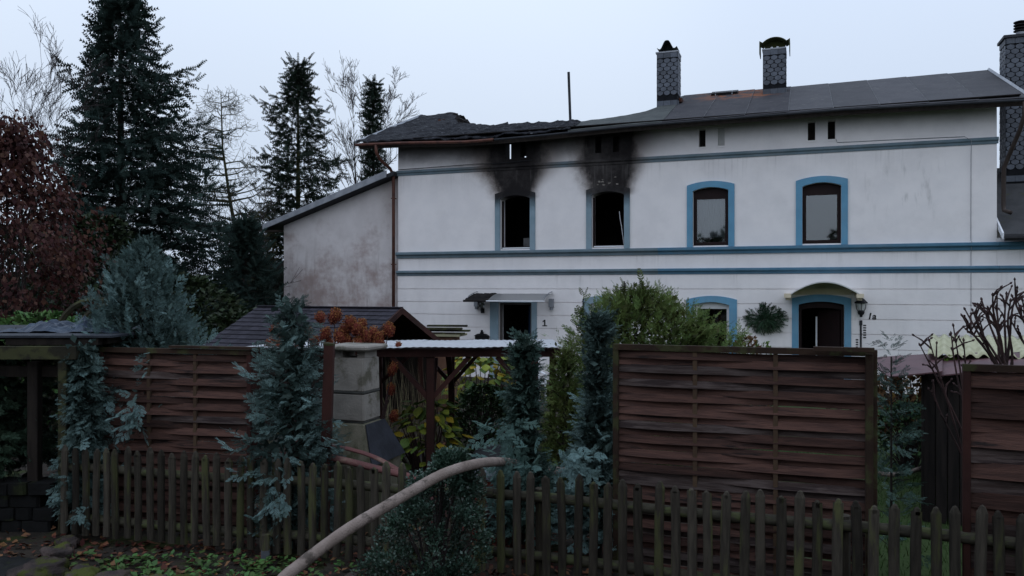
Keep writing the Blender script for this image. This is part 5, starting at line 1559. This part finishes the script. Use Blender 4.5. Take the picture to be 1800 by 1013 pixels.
spruce('fir_tree', 'tall open fir with bare lower trunk left of the annex roof', (at(524, 500, 36).x, 36, -.3), 12.9, r_fir, MT['fir'], 41, .46, 7, .46, .36, .22, clear=.24, tr=.19, upturn=.1, tint0=.35, bark='bark_green', fill=1300)
spruce('narrow_spruce', 'narrow spruce with sparse top just left of the roof corner', (at(656, 500, 38).x, 38, -.3), 12.4, lambda t: (1.65 if t < .55 else .38 + .5 * (1 - t)) * (.85 + .2 * math.sin(t * 50)), MT['fir'], 42, .42, 7, .42, .3, .4, clear=.12, tr=.16, tint0=.35, fill=700)
spruce('small_spruce', 'small dark evergreen at the foot of the larch, left of the annex', (at(432, 500, 24).x, 24, -.3), 4.6, lambda t: 1.5 * (1 - t) ** .6, MT['spruce'], 43, .26, 8, .38, .26, .2, tr=.09, tint0=.5, fill=700)
spruce('small_spruce', 'second small dark evergreen right beside the annex wall', (at(474, 500, 26).x, 26.5, -.3), 3.0, lambda t: 1.3 * (1 - t) ** .5, MT['fir'], 44, .26, 8, .36, .26, .2, tr=.09, tint0=.55)

# --- bare trees
def bare_tree(name, label, loc, H, seed, r0=.12, spread=.5, levels=4, kids=6, mat='twig', curl=0.0, lean=(0, 0), gravity=0.0, first=.3, len0=.35, kids0=None, rmin=.009, group='leafless trees behind the garden'):
    t_ = thing(name, label, 'tree', loc, 0, group)
    rr_ = random.Random(seed); tb = B(); wb = B()
    def grow(p, d, L, r, lev):
        n = 5; pts = [p]; rs = [r]; q = p.copy(); dd = d.copy()
        for i in range(n):
            dd = (dd + Vector((rr_.gauss(0, .12), rr_.gauss(0, .12), rr_.gauss(0, .06) + curl * (i - 1.5) * .25 - gravity * .1))).normalized()
            q = q + dd * (L / n); pts.append(q.copy()); rs.append(max(rmin * .8, r * (1 - (i + 1) / n * (.75 if lev else .9))))
        (tb if lev == 0 else wb).tube(pts, rs, 7 if lev == 0 else (4 if lev < 3 else 3), caps=False)
        if lev >= levels: return
        k = kids if lev else (kids0 or int(kids * 2.2))
        for i in range(k):
            f = rr_.uniform(first if lev == 0 else .2, .98)
            j = min(n - 1, int(f * n)); u = f * n - j
            b0 = pts[j].lerp(pts[j + 1], u)
            ax = (pts[j + 1] - pts[j]).normalized()
            a = rr_.uniform(0, 6.28)
            s1 = ax.cross(Vector((.3, .2, 1)) if abs(ax.z) < .95 else Vector((1, 0, 0))).normalized(); s2 = ax.cross(s1)
            nd = (ax * (1 - spread) + (s1 * math.cos(a) + s2 * math.sin(a)) * spread + Vector((0, 0, .12))).normalized()
            grow(b0, nd, L * (len0 if lev == 0 else .55) * rr_.uniform(.6, 1.15) * (1.15 - .5 * f if lev == 0 else 1), max(rmin, rs[j] * .5), lev + 1)
    grow(Vector((0, 0, -.2)), Vector((lean[0], lean[1], 1)).normalized(), H, r0, 0)
    tb.build('trunk', MT[mat], t_); wb.build('branches', MT[mat], t_)
    return t_
bare_tree('larch_tree', 'bare larch with mossy trunk and curling branches left of the fir', (at(460, 500, 34).x, 34, -.3), 11.0, 50, .15, .80, 3, 5, 'bark_larch', curl=.6, first=.10, len0=.2, kids0=110, rmin=.007)
bare_tree('bare_tree', 'slim leafless tree between the fir and the narrow spruce', (at(603, 500, 40).x, 40, -.3), 12.2, 51, .11, .34, 4, 5, first=.3, len0=.34, rmin=.009)
bare_tree('bare_tree', 'leafless twiggy tree right behind the annex roof', (at(630, 500, 42).x, 42, -.3), 11.8, 52, .10, .32, 4, 5, first=.25, len0=.38, rmin=.009)
bare_tree('bare_tree', 'thin leafless tree at the top left corner, branches reaching in', (at(-25, 500, 18).x, 18, -.2), 9.6, 53, .07, .40, 4, 5, first=.25, len0=.40, lean=(.04, 0), rmin=.005)
bare_tree('bare_tree', 'second thin leafless tree behind the copper beech', (at(30, 500, 19.5).x, 19.5, -.2), 7.6, 54, .045, .36, 4, 5, first=.3, len0=.42, rmin=.005)
bare_tree('bare_tree', 'low leafless tree right of the tall spruce', (at(372, 500, 25).x, 25, -.3), 5.2, 55, .06, .42, 3, 5, first=.25, len0=.45, lean=(-.10, 0), rmin=.008)

# --- pruned bare shrub at the right
def pruned(label, base, tips, seed, r0=.02, fz=1.6):
    t_ = thing('bare_shrub', label, 'shrub', base, 0, 'bare pruned shrubs by the plank shed')
    rr_ = random.Random(seed); b_ = B(); bd = B()
    b_.tube([(0, 0, -.05), (.02, 0, fz * .5), (0, 0, fz + .12)], [r0 * 1.7, r0 * 1.5, r0 * 1.1], 8)
    for tp_ in tips:
        tp_ = Vector(tp_) - Vector(base)
        fork = Vector((rr_.uniform(-.03, .03), rr_.uniform(-.03, .03), fz + rr_.uniform(-.06, .1)))
        m1 = fork.lerp(tp_, .35) + Vector((-(tp_.x - fork.x) * .10 + rr_.uniform(-.02, .02), 0, -.03)); m2 = fork.lerp(tp_, .72) + Vector((rr_.uniform(-.025, .025), 0, rr_.uniform(-.02, .03)))
        pts = spline([fork, m1, m2, tp_], 5)
        n = len(pts)
        b_.tube(pts, [r0 * (1 - .62 * i / n) * (1 + .25 * rr_.random()) for i in range(n)], 6)
        for k in range(5):
            i = rr_.randrange(n // 2, n); d = Vector((rr_.uniform(-1, 1), rr_.uniform(-.5, .3), rr_.uniform(.3, 1.2))).normalized()
            L = rr_.uniform(.03, .15)
            b_.tube([pts[i], pts[i] + d * L * .6 + Vector((0, 0, .01)), pts[i] + d * L], [.007, .006, .004], 5)
            bd.tube([pts[i] + d * L, pts[i] + d * (L + .012), pts[i] + d * (L + .025)], [.004, .009, .002], 5)
        d = (pts[-1] - pts[-2]).normalized()
        bd.tube([pts[-1], pts[-1] + d * .012, pts[-1] + d * .028], [.006, .010, .002], 5)
    b_.build('branches', MT['redtwig'], t_); tag(bd.build('buds', MT['redtwig'], t_), kind='stuff')
bY = 6.0
pruned('large bare pruned shrub with thick knobby branches above the far right screen', (at(1768, 660, bY).x, bY, 0),
       [at(x, y, bY + dy) for x, y, dy in ((1692, 556, 0), (1697, 545, .1), (1712, 552, -.1), (1726, 528, .1), (1745, 520, -.15), (1738, 545, .2), (1769, 518, .1), (1787, 515, 0), (1776, 530, -.1), (1752, 540, .2), (1700, 580, .15), (1720, 570, -.1))], 60, .0105, fz=1.62)
pruned('bare shrub at the right picture edge, cut by the frame', (at(1850, 660, 5.8).x, 5.8, 0), [at(x, y, 5.8 + dy) for x, y, dy in ((1780, 522, 0), (1793, 545, .1), (1798, 530, -.1), (1775, 560, .1), (1830, 520, 0))], 61, .011, fz=1.55)
pruned('thin bare shrub before the plank shed wall', (at(1705, 800, 5.95).x, 5.95, 0), [at(x, y, 5.9 + dy) for x, y, dy in ((1618, 608, 0), (1672, 588, .05), (1676, 574, .1), (1634, 600, -.05), (1694, 600, .05), (1640, 690, 0))], 62, .009, fz=.9)

# --- hydrangeas: large leaves and dried flower heads are built one by one
def big_leaf(mat):
    b_ = B(); n = 7; pts = []
    for i in range(n + 1):
        t = i / n; w = .36 * math.sin(PI * t ** .8) ** .9 * (1 - .15 * t)
        z = -.25 * t * t
        b_.v += [(t, -w, z - .06 * w / .36), (t, 0, z + .03), (t, w, z - .06 * w / .36)]
    for i in range(n):
        o = 3 * i
        b_.f += [(o, o + 3, o + 4, o + 1), (o + 1, o + 4, o + 5, o + 2)]
    return b_.mesh('leaf', MT[mat], True)
LM = [big_leaf('hyd_leaf'), big_leaf('hyd_leaf2'), big_leaf('yel_leaf')]
def hydrangea(label, loc, n, rx, ry, z0, z1, size, wts, seed):
    t_ = thing('hydrangea', label, 'shrub', loc, 0, 'hydrangea bushes in the garden')
    rr_ = random.Random(seed); b_ = B()
    for k in range(n):
        a = rr_.uniform(0, 6.28); t = rr_.random() ** .8
        q = math.sqrt(max(.05, 1 - abs(t * 1.1 - .25) ** 2)) * (.45 + .55 * rr_.random() ** .5)
        p = Vector((math.cos(a) * rx * q, math.sin(a) * ry * q, z0 + t * (z1 - z0)))
        o = link('leaf', rr_.choices(LM, wts)[0], t_, p)
        d = Vector((math.cos(a) + rr_.gauss(0, .5), math.sin(a) + rr_.gauss(0, .5) - .25, rr_.gauss(-.15, .35)))
        o.rotation_euler = (Matrix.Rotation(rr_.uniform(-.6, .6), 3, d.normalized()) @ d.to_track_quat('X', 'Z').to_matrix()).to_euler()
        o.scale = [size * rr_.uniform(.65, 1.2)] * 3
        if k % 5 == 0: b_.tube([(p.x * .2, p.y * .2, -.05), (p.x * .6, p.y * .6, p.z * .6), tuple(p)], [.011, .009, .005], 5)
    b_.build('stems', MT['redtwig'], t_)
hydrangea('yellow-green hydrangea at the foot of the nearest pergola post', (at(752, 780, 9.0).x, 9.0, 0), 210, .42, .32, .15, 1.02, .155, (5, 4, 1), 80)
hydrangea('hydrangea with yellow autumn leaves right of the pergola posts', (at(846, 700, 12.6).x, 12.6, 0), 200, .62, .4, .55, 1.25, .17, (5, 4, 4), 81)
def puff_mesh(seed):
    R = np.random.default_rng(seed); n = 420
    d = norm(R.normal(0, 1, (n, 3)))
    lump = np.array([1 + .45 * mnoise.noise(Vector(q * 2.0) + Vector((seed * 5, 0, 0))) for q in d])[:, None]
    P = d * lump * R.uniform(.78, .95, (n, 1)) * np.array([.82, .82, 1.0]); P[:, 2] += .1
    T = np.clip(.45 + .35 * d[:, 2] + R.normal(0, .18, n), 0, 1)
    Vv, Ff, Tt = scatter(LEAF[0], LEAF[1], P, d * .5 + R.normal(0, .7, (n, 3)), d + R.normal(0, .5, (n, 3)), R.uniform(.16, .28, n), T)
    cv, cf, nn, mm = [], [], 12, 8
    for a in range(mm + 1):
        for b in range(nn):
            t, p = PI * a / mm, 2 * PI * b / nn
            q = Vector((math.sin(t) * math.cos(p), math.sin(t) * math.sin(p), math.cos(t)))
            cv.append(q * (.75 + .36 * mnoise.noise(q * 2.0 + Vector((seed * 5, 0, 0)))))
            cv[-1].z += .1
    for a in range(mm):
        for b in range(nn): cf.append((a * nn + b, (a + 1) * nn + b, (a + 1) * nn + (b + 1) % nn, a * nn + (b + 1) % nn))
    V2 = np.array([tuple(q) for q in cv]) * np.array([.85, .85, 1])
    return arrays_mesh('flower_head', np.concatenate([Vv, V2]), np.concatenate([Ff, np.array(cf) + len(Vv)]), MT['rust_flower'], np.concatenate([Tt, np.full(len(V2), .12)]))
PUFF = [puff_mesh(k) for k in range(3)]
hd = thing('dried_hydrangea', 'tall hydrangea with rust-brown dried flower heads before the shed roof', 'shrub', (at(590, 700, 8.9).x, 8.95, 0), 0, 'hydrangea bushes in the garden')
b_ = B(); rr_ = random.Random(9)
for (px, py, sz) in ((484, 575, 14), (497, 585, 15), (475, 600, 13), (490, 606, 12), (510, 588, 13), (563, 555, 14), (588, 553, 17), (572, 585, 14), (598, 590, 15), (616, 566, 17), (626, 575, 16), (636, 567, 14), (606, 580, 15), (640, 588, 17), (655, 584, 15), (666, 590, 14), (683, 576, 15), (612, 597, 13), (650, 598, 13), (668, 600, 13), (580, 602, 14), (630, 600, 14), (690, 645, 12), (688, 680, 11), (692, 728, 12), (700, 605, 9), (525, 600, 12), (540, 580, 12), (553, 598, 13), (480, 612, 11)):
    p = at(px, py + 4, 8.75 + rr_.uniform(-.25, .25)) - hd.location
    o = link('flower_head', rr_.choice(PUFF), hd, p, (rr_.uniform(-.5, .5), rr_.uniform(-.5, .5), rr_.uniform(0, 6)))
    o.scale = [sz / 1400 * 8.8 * f for f in (.82, .82, .82 * rr_.uniform(1.0, 1.35))]
    b_.tube([(p.x * .35, p.y * .35, 0), (p.x * .8, p.y * .8, p.z * .6), tuple(p)], [.009, .008, .005], 5)
b_.build('stems', MT['redtwig'], hd)
leafy('dark_shrub', 'dark green rounded shrub behind the pergola, below the yellow-leaved hydrangea', (at(848, 720, 11.2).x, 11.2, 0), blob(.52, .45, .05, .92, ph=1), 3200, .06, MT['bush'], 90, 40)
leafy('ivy_thicket', 'olive ivy-covered thicket between the copper beech and the tall spruce', (at(175, 500, 17).x, 17, -.2), blob(1.2, 1.0, .2, 4.0, ph=2), 4500, .14, MT['ivy'], 91, 60)
leafy('garden_thicket', 'dark thicket far behind the copper beech at the left edge', (at(10, 500, 21).x, 21, -.3), blob(3.0, 1.2, 0, 4.2, ph=1), 5500, .17, MT['ivy'], 190, 50)
leafy('garden_thicket', 'dark green thicket under the tall spruce', (at(300, 500, 20).x, 20, -.3), blob(2.6, 1.4, 0, 2.9, ph=3), 6000, .15, MT['ivy'], 92, 60)
leafy('garden_thicket', 'low green thicket at the far left behind the carport roof', (at(60, 560, 12).x, 12.2, -.1), blob(1.5, 1.0, .1, 2.0, ph=4), 4500, .09, MT['cover'], 93, 60)
leafy('garden_thicket', 'green thicket before the annex, left of the shingled shed', (at(405, 560, 18).x, 18, -.3), blob(1.1, .9, 0, 2.0, ph=5), 3000, .12, MT['ivy'], 94, 50)
leafy('red_shrub', 'low red-brown shrub peeping over the right end of the thuja', (at(1312, 600, 11).x, 11, 0), blob(.36, .3, .4, 1.62, ph=1), 1100, .05, MT['rustgrass'], 95, 40, up=1.2)
leafy('green_twigs', 'thin yellow-green shrub below the fir wreath', (at(1338, 590, 12.5).x, 12.5, 0), blob(.32, .3, .5, 1.45, ph=2), 320, .06, MT['hyd_leaf2'], 96, 40, up=.6)
leafy('rust_shrub', 'red-brown dry shrub in the gap left of the plank shed', (at(1600, 700, 10.4).x, 10.4, 0), blob(.5, .4, .3, 1.35, ph=3), 1500, .09, MT['rustgrass'], 97, 40, up=1.0)
leafy('green_shrub', 'green leafy shrub below the dry red-brown one in the gap', (at(1590, 740, 9.9).x + .1, 10.0, 0), blob(.5, .35, .2, .85, ph=3), 900, .07, MT['bush'], 98, 30)
conifer('thuja_shrub', 'lower green thuja between the slender and the taller blue conifer', (at(992, 700, 8.3).x, 8.3, 0), 1.62, lambda t: .36 * (1 - t) ** .4, 520, .15, MT['thuja'], 99, zmin=.1, up=.7, dens=.36)
# straw-coloured ornamental grass behind the pergola
R = np.random.default_rng(7); n = 170
P = np.stack([R.uniform(-.6, .6, n), R.uniform(-.3, .3, n), np.zeros(n)], 1)
D = np.stack([R.normal(0, .14, n), R.normal(0, .14, n), np.ones(n)], 1)
Vv, Ff, Tt = scatter(BLADE[0], BLADE[1], P, D, R.normal(0, 1, (n, 3)), np.stack([R.uniform(.7, 1.35, n), np.full(n, .16), np.full(n, .16)], 1), R.random(n))
og = thing('ornamental_grass', 'straw-coloured tall grass stems between the pergola posts', 'grass', (at(735, 700, 11.8).x, 11.8, 0))
link('stems', arrays_mesh('stems', Vv, Ff, MT['straw'], Tt), og)
# fir wreath on the wall
wr = thing('fir_wreath', 'bunch of green fir branches hanging on the wall left of the arched door', 'wreath', hw(10.64, -.07, 1.80), -TH); wr.scale = (1.15, 1.1, 1.05)
R = np.random.default_rng(12); n = 420
a = R.uniform(0, 2 * PI, n); q = R.uniform(.02, .34, n)
P = np.stack([np.cos(a) * q * 1.15, R.uniform(-.08, .03, n), np.sin(a) * q * .9], 1)
D = np.stack([np.cos(a) + R.normal(0, .5, n), R.normal(-.15, .3, n), np.sin(a) * .8 - .15 + R.normal(0, .5, n)], 1)
Vv, Ff, Tt = scatter(NEEDLE[0], NEEDLE[1], P, D, np.array([0, -1, 0]) + R.normal(0, .6, (n, 3)), R.uniform(.09, .15, n), R.random(n))
link('branches', arrays_mesh('branches', Vv, Ff, M('wreath_needles', (.03, .06, .03), (.022, .045, .026), 3, rough=.6, bump=0, tint=.5), Tt), wr)
B().tube([(0, .05, .42), (0, .0, .3), (0, .03, .1)], .012, 5).build('hook', MT['blackiron'], wr)

# ================================================================== ground cover, stones
def on_ground(x, y): return np.array([gz(a, b) for a, b in zip(x, y)])
R = np.random.default_rng(101)
n = 16000
x = R.uniform(2.9, 8.5, n); y = R.uniform(6.2, 12.5, n)
Vv, Ff, Tt = scatter(BLADE[0], BLADE[1], np.stack([x, y, on_ground(x, y)], 1), np.stack([R.normal(0, .4, n), R.normal(0, .4, n), np.ones(n)], 1), R.normal(0, 1, (n, 3)), np.stack([R.uniform(.04, .10, n), np.full(n, .08), np.full(n, .08)], 1), R.random(n))
tag(link('lawn_grass', arrays_mesh('lawn_grass', Vv, Ff, MT['grass'], Tt)), 'short green lawn grass in the gap at right', 'grass', kind='stuff')
n = 5200
x = R.uniform(-6.0, 1.5, n); y = np.where(R.random(n) < .55, R.uniform(5.4, 7.2, n), R.uniform(6.5, 12, n))
Vv, Ff, Tt = scatter(LEAF[0], LEAF[1], np.stack([x, y, on_ground(x, y) + R.uniform(.005, .035, n)], 1), np.stack([R.normal(0, 1, n), R.normal(0, 1, n), R.normal(0, .3, n)], 1), np.stack([R.normal(0, .5, n), R.normal(0, .5, n), np.ones(n)], 1), R.uniform(.035, .085, n), R.random(n))
tag(link('fallen_leaves', arrays_mesh('fallen_leaves', Vv, Ff, MT['fallen'], Tt)), 'red-brown fallen leaves strewn over the ground before the pickets', 'leaves', kind='stuff')
# rosettes of low green weeds
cen = np.stack([R.uniform(-3.7, -1.2, 75), R.uniform(5.85, 6.75, 75)], 1)
cen = cen[(cen[:, 1] < 6.28 - .237 * cen[:, 0] - .12)]
PP, DD = [], []
for c in cen:
    k = R.integers(9, 26)
    a = R.uniform(0, 6.28, k); q = R.uniform(0, .11, k)
    for i in range(k):
        px, py = c[0] + q[i] * math.cos(a[i]), c[1] + q[i] * math.sin(a[i])
        PP.append((px, py, gz(px, py) + R.uniform(.015, .06))); DD.append((math.cos(a[i]), math.sin(a[i]), R.normal(.3, .35)))
n = len(PP)
Vv, Ff, Tt = scatter(LEAF[0], LEAF[1], PP, DD, np.stack([R.normal(0, .3, n), R.normal(0, .3, n), np.ones(n)], 1), R.uniform(.03, .075, n), R.random(n))
tag(link('ground_cover', arrays_mesh('ground_cover', Vv, Ff, MT['cover'], Tt)), 'low green weeds growing among the leaves before the pickets', 'weeds', kind='stuff')
def stone(label, loc, sx, sy, sz, seed, mat='stone', group='stones edging the bank'):
    b_ = B(); n, m_ = 28, 16; off = Vector((seed * 3.1, seed * 1.7, 0))
    for i in range(m_ + 1):
        for j in range(n):
            t, p = PI * i / m_, 2 * PI * j / n
            d = Vector((math.sin(t) * math.cos(p), math.sin(t) * math.sin(p), math.cos(t)))
            e = Vector([math.copysign(abs(c) ** .7, c) for c in d])
            q = 1 + .34 * mnoise.noise(d * 1.9 + off) + .16 * mnoise.noise(d * 5 + off)
            b_.v.append((e.x * sx * q, e.y * sy * q, e.z * sz * q))
    b_.f = [(i * n + j, (i + 1) * n + j, (i + 1) * n + (j + 1) % n, i * n + (j + 1) % n) for i in range(m_) for j in range(n)]
    o = b_.build('stone', MT[mat], None, True); o.location = loc
    o.rotation_euler = (0, 0, seed * 1.3)
    return tag(o, label, 'stone', group)
def gp(px, Y, dz=0): 
    xx = (px - 900) / 1400 * Y; return (xx, Y, gz(xx, Y) + dz)
stone('large flat reddish stone in the bottom left corner', gp(70, 6.25, .06), .20, .18, .09, 1)
stone('dark flat stone slab at the very bottom left', gp(10, 6.3, .03), .34, .25, .08, 2, 'darkstone')
stone('small pinkish stone above the large reddish one', gp(100, 6.75, .05), .12, .09, .07, 3)
stone('mossy stone right of the large reddish one at the bottom edge', gp(145, 6.1, .06), .17, .13, .09, 4)
stone('mossy stone second to the right along the bottom edge', gp(190, 6.05, .05), .15, .12, .08, 5)
stone('low mossy stone below the weeds at the bottom edge', gp(262, 6.0, .04), .16, .11, .07, 6)
stone('grey stone below the green weeds left of the hose', gp(318, 6.05, .04), .12, .10, .06, 7)
stone('mossy stump-like stone right of the hose at the bottom edge', gp(610, 6.0, .04), .20, .10, .08, 8)
stone('small stone at the foot of the leftmost pickets', gp(118, 7.1, .03), .11, .08, .05, 9)
# low dry-stone wall in the dark at the left edge
dw = thing('dry_stone_wall', 'low dark dry-stone wall under the evergreen at the left edge', 'wall', (-5.9, 7.45, 0), 0)
rr_ = random.Random(4)
for r in range(4):
    xx = 0
    while xx < 1.45:
        w_ = rr_.uniform(.16, .30)
        o = B().box(.006, w_ - .006, rr_.uniform(0, .03), .3, .005, .112, None, .02).build('stone', MT['darkstone'], dw)
        o.location = (xx, 0, r * .118); o.rotation_euler = (0, rr_.uniform(-.03, .03), rr_.uniform(-.04, .04)); xx += w_
B().box(.02, 1.45, .06, .28, 0, .46).build('wall_core', MT['char'], dw)

# far wood beyond the gardens: reads as one mass
def wood_pts(n, seed):
    R = np.random.default_rng(seed)
    x = R.uniform(-60, 60, n); 
    top = 4.2 + 1.3 * np.sin(x * .31) + .9 * np.sin(x * .83 + 1) + .5 * np.sin(x * 2.1)
    z = R.random(n) ** .8 * top - .3
    y = 66 + R.uniform(-3, 3, n)
    return np.stack([x, y, z], 1), R
P, R = wood_pts(16000, 5); n = len(P)
Vv, Ff, Tt = scatter(LEAF[0], LEAF[1], P, R.normal(0, 1, (n, 3)), R.normal(0, 1, (n, 3)), R.uniform(.5, 1.0, n), R.random(n))
tag(link('far_wood', arrays_mesh('far_wood', Vv, Ff, MT['ivy'], Tt)), 'dark distant tree belt behind the gardens', 'wood', kind='stuff')

# unseen hedge added behind the viewpoint: it shades the near fence from the front
R = np.random.default_rng(77); n = 9000
x = R.uniform(-16, 16, n); z = R.random(n) * (4.6 + .7 * np.sin(x * .7) + .4 * np.sin(x * 1.9)) + .5
P = np.stack([x, R.uniform(-5.2, -3.8, n), z], 1)
Vv, Ff, Tt = scatter(LEAF[0], LEAF[1], P, R.normal(0, 1, (n, 3)), R.normal(0, 1, (n, 3)), R.uniform(.3, .6, n), R.random(n))
tag(link('shade_hedge', arrays_mesh('shade_hedge', Vv, Ff, MT['ivy'], Tt)), 'unseen dark hedge added behind the viewpoint to shade the near fence', 'hedge', kind='stuff')
